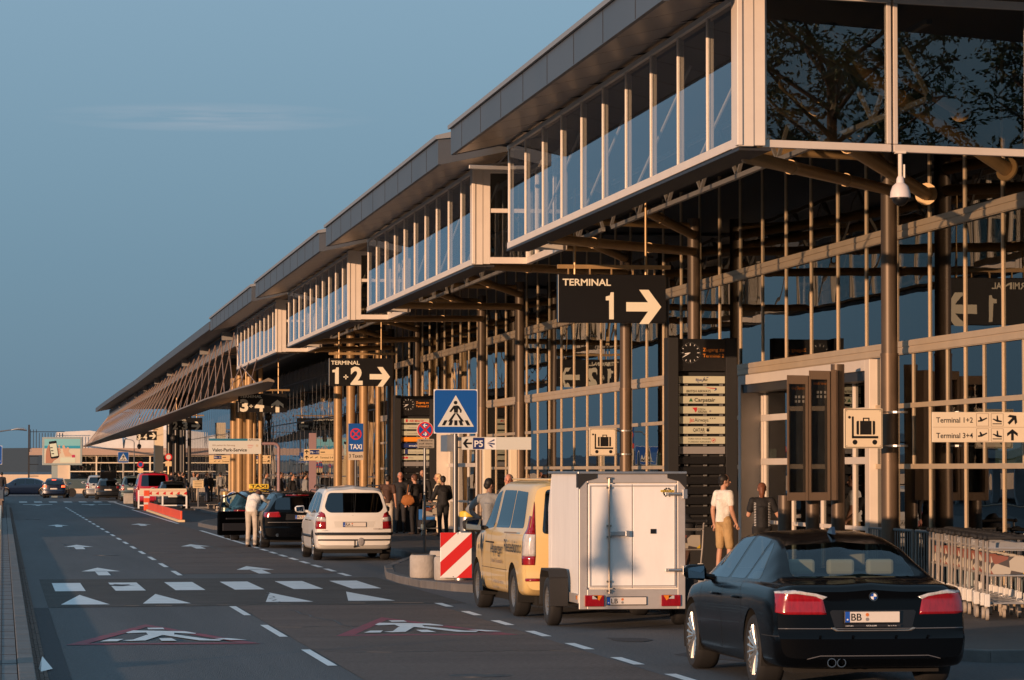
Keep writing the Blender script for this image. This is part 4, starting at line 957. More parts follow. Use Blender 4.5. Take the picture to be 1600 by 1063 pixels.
def hull(S):
    """closed car body; y 0 = rear bumper, y L = front"""
    L=S['L']; W=spl(S['W']); zb=spl(S['zb']); zs_=spl(S['belt']); zr=spl(S['top']); wr=spl(S['roofw'])
    ys=[0,.02,.05,.09,.14,.2]; y=.28
    while y<L-.3: ys.append(y); y+=S.get('step',.085)
    ys+=[L-.2,L-.13,L-.07,L-.03,L]
    nsub=3; rings=[]
    for y in ys:
        w_=W(y); b=zb(y); s=zs_(y); t=max(zr(y),s+.012); h=t-s; rw=min(wr(y),w_*.93)
        g=min(1,h/.25)
        P=[(0,b),(w_*.55,b),(w_*.86,b+.005),(w_*.955,b+.045),(w_*.985,b+.14),(w_*1.0,b+(s-b)*.45),(w_*1.0,b+(s-b)*.72),(w_*.985,s-.07),(w_*.955,s-.008),
           (w_*.93-(w_*.93-rw)*.10,s+h*.10),(w_*.93-(w_*.93-rw)*.5,s+h*.46),(rw+(w_*.93-rw)*.12,s+h*.80),(rw*.94,s+h*.93),(rw*.72,s+h*.985),(rw*.38,t+.0),(0,t+S.get('crown',.012))]
        rings.append([(x,y,z) for x,z in cr(P,nsub)])
    M=len(rings[0]); rear=S['rear']; pc=S.get('plan',.10); fpc=S.get('fplan',.22); front=S.get('front',lambda z:0)
    rl=S.get('rearlen',.5)
    bm=bmesh.new()
    def warp(x,y,z):
        hw=S['hw']; wy=y
        if y<rl:
            q=1-y/rl; q=q*q*(3-2*q); wy=y+q*(rear(z)+pc*(abs(x)/hw)**2.6)
        if y>L-.9:
            q=1-(L-y)/.9; q=q*q*(3-2*q); wy=y-q*(front(z)+fpc*(abs(x)/hw)**2.4)
        return (x,wy-L/2,z)
    R_=[[bm.verts.new(warp(*p)) for p in r] for r in rings]
    Lf=[[ (R_[i][j] if abs(rings[i][j][0])<1e-6 else bm.verts.new(warp(-rings[i][j][0],rings[i][j][1],rings[i][j][2]))) for j in range(M)] for i in range(len(ys))]
    for i in range(len(ys)-1):
        for j in range(M-1):
            for G,fl in ((R_,0),(Lf,1)):
                q=[G[i][j],G[i+1][j],G[i+1][j+1],G[i][j+1]]
                if fl: q.reverse()
                q2=[];[q2.append(v) for v in q if v not in q2]
                if len(q2)>2:
                    try: bm.faces.new(q2)
                    except ValueError: pass
    NC=18
    for i in (0,len(ys)-1):
        rows=[]
        for j in range(M):
            x,y,z=rings[i][j]
            if x<1e-6: rows.append([R_[i][j]]*(NC+1)); continue
            row=[Lf[i][j]]
            for k in range(1,NC): xx=-x+2*x*k/NC; row.append(bm.verts.new(warp(xx,y,z)))
            row.append(R_[i][j]); rows.append(row)
        for j in range(M-1):
            for k in range(NC):
                q=[rows[j][k],rows[j][k+1],rows[j+1][k+1],rows[j+1][k]]
                q2=[];[q2.append(v) for v in q if v not in q2]
                if len(q2)>2:
                    try: bm.faces.new(q2)
                    except ValueError: pass
    bmesh.ops.remove_doubles(bm,verts=bm.verts,dist=.0005)
    bmesh.ops.recalc_face_normals(bm,faces=bm.faces); bm.normal_update()
    return bm
def inpoly(p,P):
    c=False; n=len(P); j=n-1
    for i in range(n):
        if (P[i][1]>p[1])!=(P[j][1]>p[1]) and p[0]<(P[j][0]-P[i][0])*(p[1]-P[i][1])/(P[j][1]-P[i][1])+P[i][0]: c=not c
        j=i
    return c
def rnd_poly(P,r,n=3):
    out=[]; N_=len(P)
    for i in range(N_):
        p=Vector(P[i]);a=Vector(P[i-1]);b=Vector(P[(i+1)%N_]); ra=min(r,(a-p).length*.45); rb=min(r,(b-p).length*.45)
        s=p+(a-p).normalized()*ra; e=p+(b-p).normalized()*rb
        for k in range(n+1): t=k/n; q=s*(1-t)**2+p*2*t*(1-t)+e*t*t; out.append((q.x,q.y))
    return out
def extract(bm,poly,axis,cond,remove=True):
    """cut the outline (seen along axis) out of the body shell and return that piece"""
    ax={'x':(1,2),'y':(0,2),'z':(0,1)}[axis]
    xs=[p[0] for p in poly];zz=[p[1] for p in poly]; bb=(min(xs),max(xs),min(zz),max(zz))
    def near():
        fs=[]
        for f in bm.faces:
            c=f.calc_center_median()
            if not cond(c,f.normal): continue
            u=[v.co[ax[0]] for v in f.verts]; w_=[v.co[ax[1]] for v in f.verts]
            if max(u)>=bb[0] and min(u)<=bb[1] and max(w_)>=bb[2] and min(w_)<=bb[3]: fs.append(f)
        return fs
    n=len(poly)
    for i in range(n):
        a=poly[i];b=poly[(i+1)%n]; d=(b[0]-a[0],b[1]-a[1])
        if abs(d[0])+abs(d[1])<1e-6: continue
        # only faces near this edge
        e0,e1=min(a[0],b[0])-.001,max(a[0],b[0])+.001; g0,g1=min(a[1],b[1])-.001,max(a[1],b[1])+.001
        fs=[]
        for f in near():
            u=[v.co[ax[0]] for v in f.verts]; w_=[v.co[ax[1]] for v in f.verts]
            if max(u)>=e0 and min(u)<=e1 and max(w_)>=g0 and min(w_)<=g1: fs.append(f)
        if not fs: continue
        co_=[0,0,0];no_=[0,0,0]; co_[ax[0]]=a[0];co_[ax[1]]=a[1];no_[ax[0]]=-d[1];no_[ax[1]]=d[0]
        es={e for f in fs for e in f.edges}; vs_={v for f in fs for v in f.verts}
        bmesh.ops.bisect_plane(bm,geom=list(fs)+list(es)+list(vs_),dist=1e-5,plane_co=co_,plane_no=Vector(no_).normalized())
    sel=[f for f in near() if inpoly((f.calc_center_median()[ax[0]],f.calc_center_median()[ax[1]]),poly)]
    bm.normal_update(); nb=bmesh.new(); mp={}
    for f in sel:
        for v in f.verts:
            if v not in mp: mp[v]=nb.verts.new(v.co); mp[v].normal=v.normal
    nrm={mp[v]:v.normal.copy() for v in mp}
    for f in sel:
        try: nb.faces.new([mp[v] for v in f.verts])
        except ValueError: pass
    if remove: bmesh.ops.delete(bm,geom=sel,context='FACES')
    return nb,nrm
def patch(bm,poly,axis,cond,name,m,parent,off=.003,thick=.0,remove=False,smooth=True):
    nb,nrm=extract(bm,poly,axis,cond,remove)
    if not nb.faces: nb.free(); return None
    for v in nb.verts: v.co+=nrm[v]*off
    if thick:
        ed=[e for e in nb.edges if e.is_boundary]
        r=bmesh.ops.extrude_edge_only(nb,edges=ed)
        nv=[g for g in r['geom'] if isinstance(g,bmesh.types.BMVert)]
        kd={}
        for v,nn in nrm.items(): kd[tuple(round(c,5) for c in v.co)]=nn
        for v in nv:
            nn=kd.get(tuple(round(c,5) for c in v.co))
            if nn: v.co-=nn*(thick)
    me=bpy.data.meshes.new(name); nb.to_mesh(me); nb.free(); me.materials.append(MT[m]); me.shade_smooth()
    o=bpy.data.objects.new(name,me); col.objects.link(o); o.parent=parent; return o
def shell(bm,name,m,parent,ang=35):
    me=bpy.data.meshes.new(name); bm.to_mesh(me); me.materials.append(MT[m]); me.shade_smooth()
    try: me.set_sharp_from_angle(angle=R(ang))
    except Exception: pass
    o=bpy.data.objects.new(name,me); col.objects.link(o); o.parent=parent; return o
def wheel(parent,x,y,r,rr,wid,style,out):
    """out=-1 left side, +1 right side"""
    w_=bpy.data.objects.new('wheel',None); col.objects.link(w_); w_.parent=parent; w_.location=(x,y,r); w_.empty_display_size=.1
    h=wid/2; b=MB(); b.lathe([(rr*.97,-h*.9),(rr+.01,-h),(r-.03,-h*1.0),(r-.008,-h*.8),(r,-h*.45),(r,h*.45),(r-.008,h*.8),(r-.03,h),(rr+.01,h),(rr*.97,h*.9),(rr*.97,-h*.9)],(0,0,0),40,'x',cap=False); b.build('tyre',MT['tyre'],w_,smooth=40)
    o=out; b=MB(); b.lathe([(rr*.99,o*h*.96),(rr,o*h*.90),(rr*.93,o*h*.80),(rr*.9,o*h*.2),(rr*.9,-o*h*.7)],(0,0,0),36,'x',cap=False)
    hb=MB(); hb.lathe([(rr*.88,o*h*.05),(rr*.88,o*h*.02)],(0,0,0),24,'x'); hb.build('brake_disc',MT['dark_steel'],w_)
    if style=='double':
        for k in range(10):
            for s in (-.095,.095):
                a=2*PI*k/10+s; a2=2*PI*k/10+s*1.6
                p=Vector((o*h*.62,.05*math.cos(a),.05*math.sin(a))); q=Vector((o*h*.86,rr*.95*math.cos(a2),rr*.95*math.sin(a2)))
                b.tube([p,p.lerp(q,.5)+Vector((o*.006,0,0)),q],[.017,.014,.017],6)
        b.lathe([(.0,o*h*.80),(.045,o*h*.78),(.065,o*h*.66),(.065,o*h*.4)],(0,0,0),20,'x')
    elif style=='five':
        for k in range(5):
            a=2*PI*k/5+.3; p=Vector((o*h*.6,.04*math.cos(a),.04*math.sin(a))); q=Vector((o*h*.84,rr*.95*math.cos(a),rr*.95*math.sin(a))); b.tube([p,p.lerp(q,.5),q],[.045,.034,.045],8)
        b.lathe([(.0,o*h*.75),(.05,o*h*.74),(.07,o*h*.6),(.07,o*h*.4)],(0,0,0),18,'x')
    elif style=='seven':
        for k in range(7):
            a=2*PI*k/7; p=Vector((o*h*.6,.04*math.cos(a),.04*math.sin(a))); q=Vector((o*h*.84,rr*.95*math.cos(a),rr*.95*math.sin(a))); b.tube([p,q],[.03,.028],7)
        b.lathe([(.0,o*h*.75),(.05,o*h*.74),(.07,o*h*.6),(.07,o*h*.4)],(0,0,0),18,'x')
    else:
        b.lathe([(.001,o*h*.62),(rr*.25,o*h*.66),(rr*.45,o*h*.5),(rr*.8,o*h*.62),(rr*.93,o*h*.78)],(0,0,0),30,'x',cap=False)
        for k in range(10): a=2*PI*k/10; b.ball((o*h*.60,rr*.62*math.cos(a),rr*.62*math.sin(a)),.018,4,6)
    b.build('rim',MT['rim' if style!='steel' else 'rim_steel'],w_,smooth=35)
def plate(parent,cx,cz,y,w_,h_,txt,txt2='',grey=True,n=(0,-1,0),tilt=0):
    p=MB(); p.box((cx-w_/2,y,cz-h_/2),(cx+w_/2,y+.008,cz+h_/2)); po=p.build('number_plate',MT['plate_frame'],parent,bevel=.004)
    M=parent.matrix_basis
    f=Face((cx-w_/2,y,cz-h_/2)); f.rect('plate_white',.008,.010,w_-.008,h_-.010,1,.006); f.rect('plate_blue',.008,.010,.05,h_-.010,2)
    f.text('plate_ink',txt,.062,h_*.22,h_*.56,None,bold=.01,lay=2); f.circ('orange_seal',.062+h_*.50*len(txt)+.035,h_*.68,.016,2,12); f.circ('slat_grey',.062+h_*.50*len(txt)+.035,h_*.32,.016,2,12)
    f.circ('white',.028,h_*.30,.008,3,8)
    for m,mb in f.L.items():
        o=mb.build({'plate_ink':'lettering','plate_white':'plate_face','plate_blue':'plate_band'}.get(m,'seal'),MT[m],po,fix=False)
    return po
mat('tyre',(.014,.014,.015),.75,var=.1); mat('rim',(.55,.53,.50),.28,metal=.85); mat('rim_steel',(.22,.22,.22),.4,metal=.6); mat('underbody',(.01,.01,.01),.9)
mat('plate_frame',(.015,.015,.02),.5); mat('plate_white',(.66,.60,.54),.45); mat('plate_blue',(.01,.08,.42),.4); mat('plate_ink',(.01,.01,.01),.5); mat('orange_seal',(.6,.16,.03),.5)
def paint(n,c,metal=.0,rough=.28,coat=1.0): return mat(n,c,rough,metal,coat=coat,var=.05,vscale=1)
mat('paint_black',(.0015,.0018,.0025),.2,0,coat=.10,spec=.16); paint('paint_navy',(.006,.014,.04),.2); paint('paint_white',(.72,.70,.66),0,.35,.6); paint('paint_yellow',(.72,.51,.21),0,.35,.6); paint('paint_red',(.42,.012,.035)); paint('paint_grey',(.12,.17,.18),.4); paint('paint_silver',(.45,.46,.47),.4); paint('paint_dark',(.02,.022,.026),.3)
paint('paint_trim',(.02,.02,.022),0,.5,.0); mat('chrome',(.7,.7,.7),.12,metal=1)
glass('car_glass',(.16,.20,.20),1.9,(.9,.95,1)); glass('car_glass_dark',(.035,.04,.045),1.9,(.9,.95,1)); glass('rear_glass',(.60,.66,.62),1.5,(.8,.85,.9))
def lampmat(n,c,e=0): 
    return mat(n,c,.12,0,coat=1,emis=e,var=.25,vscale=40,stretch=(1,1,.25))
lampmat('lamp_red',(.26,.005,.010),.0); lampmat('lamp_amber',(.7,.22,.02)); lampmat('lamp_clear',(.48,.46,.46)); lampmat('lamp_lit',(.9,.08,.02),2.5); mat('seat',(.30,.285,.24),.8); mat('seat_dark',(.02,.022,.03),.8)
def car(S,name,label,cat,loc,rz=0,group=None):
    t=thing(name,label,cat,loc,rz,group); L=S['L']; bm=hull(S); Rw=S['wr']; det=S.get('det',1)
    yR=S['axr']-L/2; yF=S['axf']-L/2; hw=S['hw']
    right=lambda c,n:c.x>.35*hw; left=lambda c,n:c.x<-.35*hw
    # wheel arches
    for ya in (yR,yF):
        ra=Rw+S.get('arch',.045); P=[(ya+ra*math.cos(2*PI*k/28),Rw+.01+ra*math.sin(2*PI*k/28)) for k in range(28)]
        for cnd in (right,left):
            nb,_=extract(bm,P,'x',cnd,True); nb.free()
            sgn=1 if cnd is right else -1
            q=MB(); n=18; ro=ra+.002; V=[];F=[]
            for k in range(n+1):
                a=PI*(-.12)+PI*1.24*k/n
                for x,rr_ in ((hw*.985,ro),(hw*.55,ro)): V.append((sgn*x,ya+rr_*math.cos(a),Rw+.01+rr_*math.sin(a)))
            for k in range(n): F.append((2*k,2*k+1,2*k+3,2*k+2))
            q.add(V,F); q.build('wheel_arch',MT['underbody'],t,fix=False)
    rear_c=lambda c,n:n.y<-.25 and c.y<S.get('rearmax',.9)-L/2
    sidec={1:lambda c,n:c.x>0 and n.x>.25,-1:lambda c,n:c.x<0 and n.x<-.25}
    # side glass
    for sgn in (1,-1):
        for P in S.get('sideglass',[]):
            P=[(a-L/2,b) for a,b in P]
            patch(bm,rnd_poly(P,.05),'x',sidec[sgn],'side_window',S.get('glass','car_glass'),t,.002,remove=S.get('see',False))
        for P in S.get('sidetrim',[]):
            P=[(a-L/2,b) for a,b in P]; patch(bm,P,'x',sidec[sgn],'side_trim','paint_trim',t,.012,.012)
        for P in S.get('lines',[]) if det else []:
            for (a,b) in zip(P,P[1:]):
                dx,dy=b[0]-a[0],b[1]-a[1]; l=math.hypot(dx,dy); nx,ny=-dy/l*.004,dx/l*.004
                patch(bm,[(a[0]-L/2-nx,a[1]-ny),(b[0]-L/2-nx,b[1]-ny),(b[0]-L/2+nx,b[1]+ny),(a[0]-L/2+nx,a[1]+ny)],'x',sidec[sgn],'door_gap','black_matt',t,.0012)
        for (a,z) in S.get('handles',[]) if det else []:
            W=spl(S['W'])(a); b=MB(); b.tube([(sgn*(W-.005),a-L/2-.10,z),(sgn*(W+.03),a-L/2-.07,z+.005),(sgn*(W+.03),a-L/2+.07,z+.005),(sgn*(W-.005),a-L/2+.10,z)],.013,6); b.build('door_handle',MT[S.get('handlemat',S['paint'])],t,smooth=60)
        mx=S.get('mirror')
        if mx:
            a,z=mx; W=spl(S['W'])(a)*.97; k=S.get('mirsize',1)
            b=MB(); b.tube([(sgn*(W-.06),a-L/2,z-.02),(sgn*(W+.08),a-L/2,z+.0)],.03,8); b.tube([(sgn*(W+.03),a-L/2+.0,z+.03),(sgn*(W+.05),a-L/2,z+.03),(sgn*(W+.20*k),a-L/2,z+.035),(sgn*(W+.245*k),a-L/2,z+.03)],[(.06,.05*k),(.075,.085*k),(.07,.075*k),(.03,.04*k)],14)
            mo=b.build('wing_mirror',MT[S.get('mirmat',S['paint'])],t,smooth=50)
            b=MB(); pz=z+.033; b.prism([(sgn*(W+.055),pz-.06*k),(sgn*(W+.215*k),pz-.055*k),(sgn*(W+.225*k),pz+.045*k),(sgn*(W+.06),pz+.065*k)],a-L/2-.085,a-L/2-.075,'y'); b.build('mirror_glass',MT['mirror'],mo)
    # rear window, lamps, panels
    for (P,m,nm,off) in S.get('rearparts',[]):
        for q in ([P] if min(p[0] for p in P)<-.01 else [P,[(-x,z) for x,z in P][::-1]]):
            patch(bm,q,'y',rear_c,nm,m,t,off,.004 if off>.003 else 0,remove=(nm=='rear_window' and S.get('see',False)))
    for (P,m,nm) in S.get('frontparts',[]):
        for q in ([P] if min(p[0] for p in P)<-.01 else [P,[(-x,z) for x,z in P][::-1]]):
            patch(bm,q,'y',lambda c,n:n.y>.2 and c.y>L/2-2.6,nm,m,t,.003)
    if 'windscreen' in S: patch(bm,S['windscreen'],'y',lambda c,n:n.y>.15 and n.z>.2 and c.y>0,'windscreen','car_glass',t,.002,remove=S.get('see',False))
    for fn in S.get('extra',[]): fn(t,bm,L)
    shell(bm,'body',S['paint'],t,S.get('ang',38)); bm.free()
    b=MB(); b.box((-hw*.74,-L/2+.35,.16),(hw*.74,L/2-.5,.34)); b.build('underbody',MT['underbody'],t)
    for ya in (yR,yF):
        for sgn in (-1,1): wheel(t,sgn*(hw-S['tw']/2-.012),ya,Rw,S['rr'],S['tw'],S['rim'],sgn)
    return t
mat('mirror',(.35,.42,.48),.03,metal=1)
def rq(x0,z0,x1,z1,r=.03): return rnd_poly([(x0,z0),(x1,z0),(x1,z1),(x0,z1)],r)
# --- black saloon in the foreground
def saloon_extra(t,bm,L):
    # boot shut lines, lip, exhausts, badge, plate, aerial fin, sensors, seats
    rc=lambda c,n:n.y<-.2
    q=[(-.78,.40),(.78,.40)]
    patch(bm,[(-.62,.30),(-.5,.33),(.5,.33),(.62,.30),(.62,.293),(.5,.323),(-.5,.323),(-.62,.293)],'y',lambda c,n:n.y<-.2 and c.y<-L/2+.6,'bumper_crease','bumper_edge',t,.002)
    b=MB()
    for x in (-.40,-.31): b.lathe([(.034,.10),(.034,.0),(.042,.0),(.042,.12)],(x,-L/2+.01,.265),20,'y',cap=False)
    b.build('exhaust',MT['chrome'],t,smooth=40)
    b=MB(); b.lathe([(.0,-.0),(.041,0),(.041,.02)],(0,-L/2+.055,.858),24,'y'); bo=b.build('badge',MT['black'],t)
    f=Face((0,-L/2+.055,.858)); 
    for k in range(4):
        P=[(0,0)]+[(.028*math.cos(PI/2*k+PI/2*j/5),.028*math.sin(PI/2*k+PI/2*j/5)) for j in range(6)]; f.poly('plate_blue' if k%2 else 'white',P)
    for j in range(24): a=2*PI*j/24; f.line('chrome',.038*math.cos(a),.038*math.sin(a),.038*math.cos(a+.27),.038*math.sin(a+.27),.005)
    for m,mb in f.L.items(): mb.build('badge_quarter',MT[m],bo,fix=False)
    plate(t,-.02,.675,-L/2+.022,.52,.115,'BB')
    f=Face((-.28,-L/2+.018,.588)); f.rect('plate_frame',0,0,.52,.018); f.text('white','GÜLLER',.20,.004,.010,.10,lay=2); f.text('white','BÖBLINGEN',.01,.004,.007,.07,lay=2); f.text('white','Tel. 0 70 31',.40,.004,.007,.08,lay=2)
    for m,mb in f.L.items(): mb.build('dealer_lettering',MT[m],t,fix=False)
    b=MB(); b.prism([(-L/2+1.55,1.39),(-L/2+1.78,1.40),(-L/2+1.68,1.45),(-L/2+1.60,1.465)],-.018,.018,'x'); b.build('aerial_fin',MT['paint_navy'],t,bevel=.006)
    b=MB()
    for x in (-.5,-.2,.2,.5): b.lathe([(.012,0),(.012,.02)],(x,-L/2+.0-.002+.06*abs(x)**2.6*2,.50),10,'y')
    b.build('parking_sensor',MT['paint_black'],t)
    b=MB()
    for x in (-.38,0,.38): b.box((x-.17,-1.15,.62),(x+.17,-.98,1.0)); b.box((x-.13,-1.16,1.02),(x+.13,-1.06,1.165))
    b.build('rear_seat',MT['seat'],t,bevel=.03)
    b=MB()
    for x in (-.38,.38): b.box((x-.22,-.1,.5),(x+.22,.05,1.02)); b.box((x-.13,-.08,1.04),(x+.13,.02,1.22))
    b.build('front_seat',MT['seat'],t,bevel=.04)
    b=MB(); b.box((-.72,-1.75,.30),(.72,-1.2,.93)); b.box((-.75,-1.4,.28),(.75,1.6,.45)); b.box((-.72,1.1,.5),(.72,1.6,.92)); b.build('cabin',MT['seat_dark'],t,bevel=.04)
    b=MB(); b.box((-.66,-1.78,.94),(.66,-1.2,.96)); b.build('parcel_shelf',MT['seat_dark'],t)
mat('bumper_edge',(.10,.10,.11),.3,coat=.5)
for c_ in (1,): pass
SB=dict(L=4.84,hw=.923,wr=.335,rr=.245,tw=.245,rim='double',axr=1.02,axf=3.905,paint='paint_black',see=True,crown=.02,
 W=[(0,.86),(.12,.90),(.5,.918),(1.0,.923),(2.4,.915),(3.9,.915),(4.5,.86),(4.84,.74)],
 zb=[(0,.30),(.12,.215),(.5,.20),(1.2,.19),(3.7,.19),(4.5,.2),(4.84,.25)],
 belt=[(0,.88),(.25,.925),(1.0,.945),(2.2,.925),(3.3,.90),(4.2,.82),(4.7,.66),(4.84,.58)],
 top=[(0,.90),(.12,.965),(.5,.975),(.68,.985),(1.0,1.13),(1.4,1.31),(1.85,1.39),(2.4,1.415),(2.9,1.39),(3.3,1.25),(3.62,1.03),(3.75,.985),(4.3,.90),(4.7,.74),(4.84,.62)],
 roofw=[(0,.70),(.7,.72),(1.2,.62),(1.7,.56),(2.6,.57),(3.2,.60),(3.7,.74),(4.84,.6)],
 rear=lambda z:.0 if z<.5 else (.04 if z<.52 else .045+(z-.52)*.10 if z<.84 else .077-.10*(z-.84)),plan=.13,
 sideglass=[[(1.12,.985),(1.52,1.27),(1.66,1.325),(1.62,.975)],[(1.70,.975),(1.74,1.335),(2.30,1.372),(2.36,.965)],[(2.46,.962),(2.40,1.372),(2.75,1.36),(3.02,1.235),(3.36,.98),(3.36,.95)]],
 lines=[[(2.41,.93),(2.41,.30)],[(1.62,.95),(1.5,.75),(1.42,.55)],[(3.44,.92),(3.46,.30)],[(.60,.50),(.10,.50)],[(1.0,.965),(.45,.955)]],
 handles=[(1.72,.80),(2.68,.80)],mirror=(3.15,.96),glass='car_glass',
 windscreen=rnd_poly([(-.62,1.02),(.62,1.02),(.50,1.37),(-.50,1.37)],.06),
 rearmax=1.9,
 rearparts=[(rnd_poly([(-.60,1.010),(.60,1.010),(.50,1.355),(-.50,1.355)],.07),'rear_glass','rear_window',.002),
  ([(.42,.855),(.52,.885),(.72,.912),(.865,.900),(.865,.880),(.70,.882),(.53,.857),(.46,.83)],'lamp_clear','lamp_top',.006),
  ([(.46,.83),(.52,.86),(.70,.885),(.865,.882),(.875,.715),(.80,.695),(.43,.695)],'lamp_red','tail_lamp',.006),
  ([(-.36,.58),(.36,.58),(.40,.72),(.38,.735),(-.38,.735),(-.40,.72)],'black','plate_recess',.001),
  ([(-.86,.565),(.86,.565),(.86,.573),(-.86,.573)],'bumper_edge','boot_lip',.004),
  ([(-.40,.575),(-.35,.545),(.35,.545),(.40,.575),(.36,.580),(.33,.557),(-.33,.557),(-.36,.580)],'chrome_dull','boot_trim',.006)],
 extra=[saloon_extra])
mat('chrome_dull',(.35,.30,.25),.3,metal=.8)
car(SB,'parked_car','black saloon with BB number plate and twin exhaust in the right foreground','car',(7.80,32.9,0),R(0),'cars parked along the kerb')
# --- white people carrier
def mpv_extra(t,bm,L):
    b=MB()
    for s in (-1,1): b.tube([(s*.60,-L/2+.35,1.60),(s*.60,-L/2+.55,1.655),(s*.60,.9,1.66),(s*.60,1.15,1.61)],.016,6)
    b.build('roof_rail',MT['black_matt'],t)
    plate(t,0,.80,-L/2+.03,.52,.11,'RA')
    b=MB(); b.lathe([(.0,0),(.035,0),(.035,.02)],(0,-L/2+.06,.99),16,'y'); b.bar((-.05,-L/2+.055,1.0),(.05,-L/2+.055,.985),.008,.008); b.build('badge',MT['chrome'],t)
    b=MB(); b.bar((0,-L/2+.12,1.07),(-.22,-L/2+.10,1.02),.02,.015); b.build('rear_wiper',MT['black'],t)
    b=MB(); b.tube([(0,-L/2+.1,.30),(0,-L/2-.06,.34),(0,-L/2-.07,.44)],.018,8); b.build('tow_bar',MT['dark_steel'],t)
    b=MB(); b.ball((.14,-L/2-.0,.42),(.07,.01,.09),6,8); b.build('fuel_mark',MT['slat_grey'],t)
    f=Face((-.78,-L/2+.045,.66)); f.text('slat_grey','2.0 DTI',.05,0,.022,.13); f.text('brown_frame','COSMO',1.2,.03,.025,.20)
    for m,mb in f.L.items(): mb.build('lettering',MT[m],t,fix=False)
    b=MB()
    for x in (-.5,.0,.5): b.box((x-.2,-.9,.6),(x+.2,-.75,1.05)); b.box((x-.12,-.9,1.1),(x+.12,-.8,1.28))
    b.box((-.7,-1.6,.3),(.7,-.9,.6)); b.box((-.7,1.3,.5),(.7,1.6,1.0)); b.build('seats',MT['seat_dark'],t,bevel=.04)
SZ=dict(L=4.32,hw=.871,wr=.315,rr=.20,tw=.20,rim='seven',axr=.82,axf=3.52,paint='paint_white',see=True,crown=.03,
 W=[(0,.82),(.12,.85),(.5,.868),(2.4,.871),(3.6,.865),(4.1,.80),(4.32,.68)],
 zb=[(0,.34),(.15,.25),(1.2,.22),(3.4,.22),(4.32,.27)],
 belt=[(0,1.0),(.6,1.01),(2.4,.99),(3.3,.93),(4.0,.80),(4.32,.62)],
 top=[(0,1.56),(.2,1.60),(.8,1.635),(2.0,1.64),(2.5,1.60),(3.0,1.36),(3.4,1.10),(3.6,1.02),(4.1,.88),(4.32,.66)],
 roofw=[(0,.62),(.5,.64),(2.4,.62),(3.3,.72),(4.32,.6)],
 rear=lambda z:(.02 if z<.60 else .05+max(0,z-1.0)*.32),plan=.12,rearmax=1.0,
 sideglass=[[(.30,1.06),(.44,1.45),(.95,1.50),(1.0,1.05)],[(1.06,1.05),(1.03,1.50),(1.85,1.51),(1.9,1.04)],[(1.98,1.04),(1.95,1.51),(2.4,1.48),(2.9,1.28),(3.15,1.03)]],
 sidetrim=[[(1.15,.50),(3.15,.50),(3.15,.56),(1.15,.56)]],
 lines=[[(1.95,1.0),(1.95,.3)],[(3.1,1.0),(3.1,.3)],[(1.05,1.0),(1.1,.7)]],handles=[(1.25,.88),(2.15,.88)],handlemat='black_matt',mirror=(2.85,1.08),mirmat='paint_white',glass='car_glass_dark',
 rearparts=[(rnd_poly([(-.56,1.06),(.56,1.06),(.66,1.17),(.56,1.50),(-.56,1.50),(-.66,1.17)],.07),'car_glass_dark','rear_window',.003),
  ([(.63,.70),(.84,.70),(.86,.82),(.86,.88),(.63,.86)],'lamp_red','tail_lamp',.008),([(.63,.86),(.86,.88),(.86,.98),(.63,.95)],'lamp_clear','lamp_middle',.008),([(.63,.95),(.86,.98),(.80,1.05),(.74,1.09),(.66,1.04)],'lamp_red','tail_lamp',.008),
  ([(-.87,.56),(.87,.56),(.87,.62),(-.87,.62)],'paint_trim','bumper_strip',.012),([(-.80,.44),(.80,.44),(.80,.475),(-.80,.475)],'paint_trim','bumper_strip',.008),
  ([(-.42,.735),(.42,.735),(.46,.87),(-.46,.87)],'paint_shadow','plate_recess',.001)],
 extra=[mpv_extra])
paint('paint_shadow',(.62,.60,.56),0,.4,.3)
car(SZ,'parked_car','white people carrier with RA number plate parked behind the crossing','car',(7.70,78.4,0),0,'cars parked along the kerb')
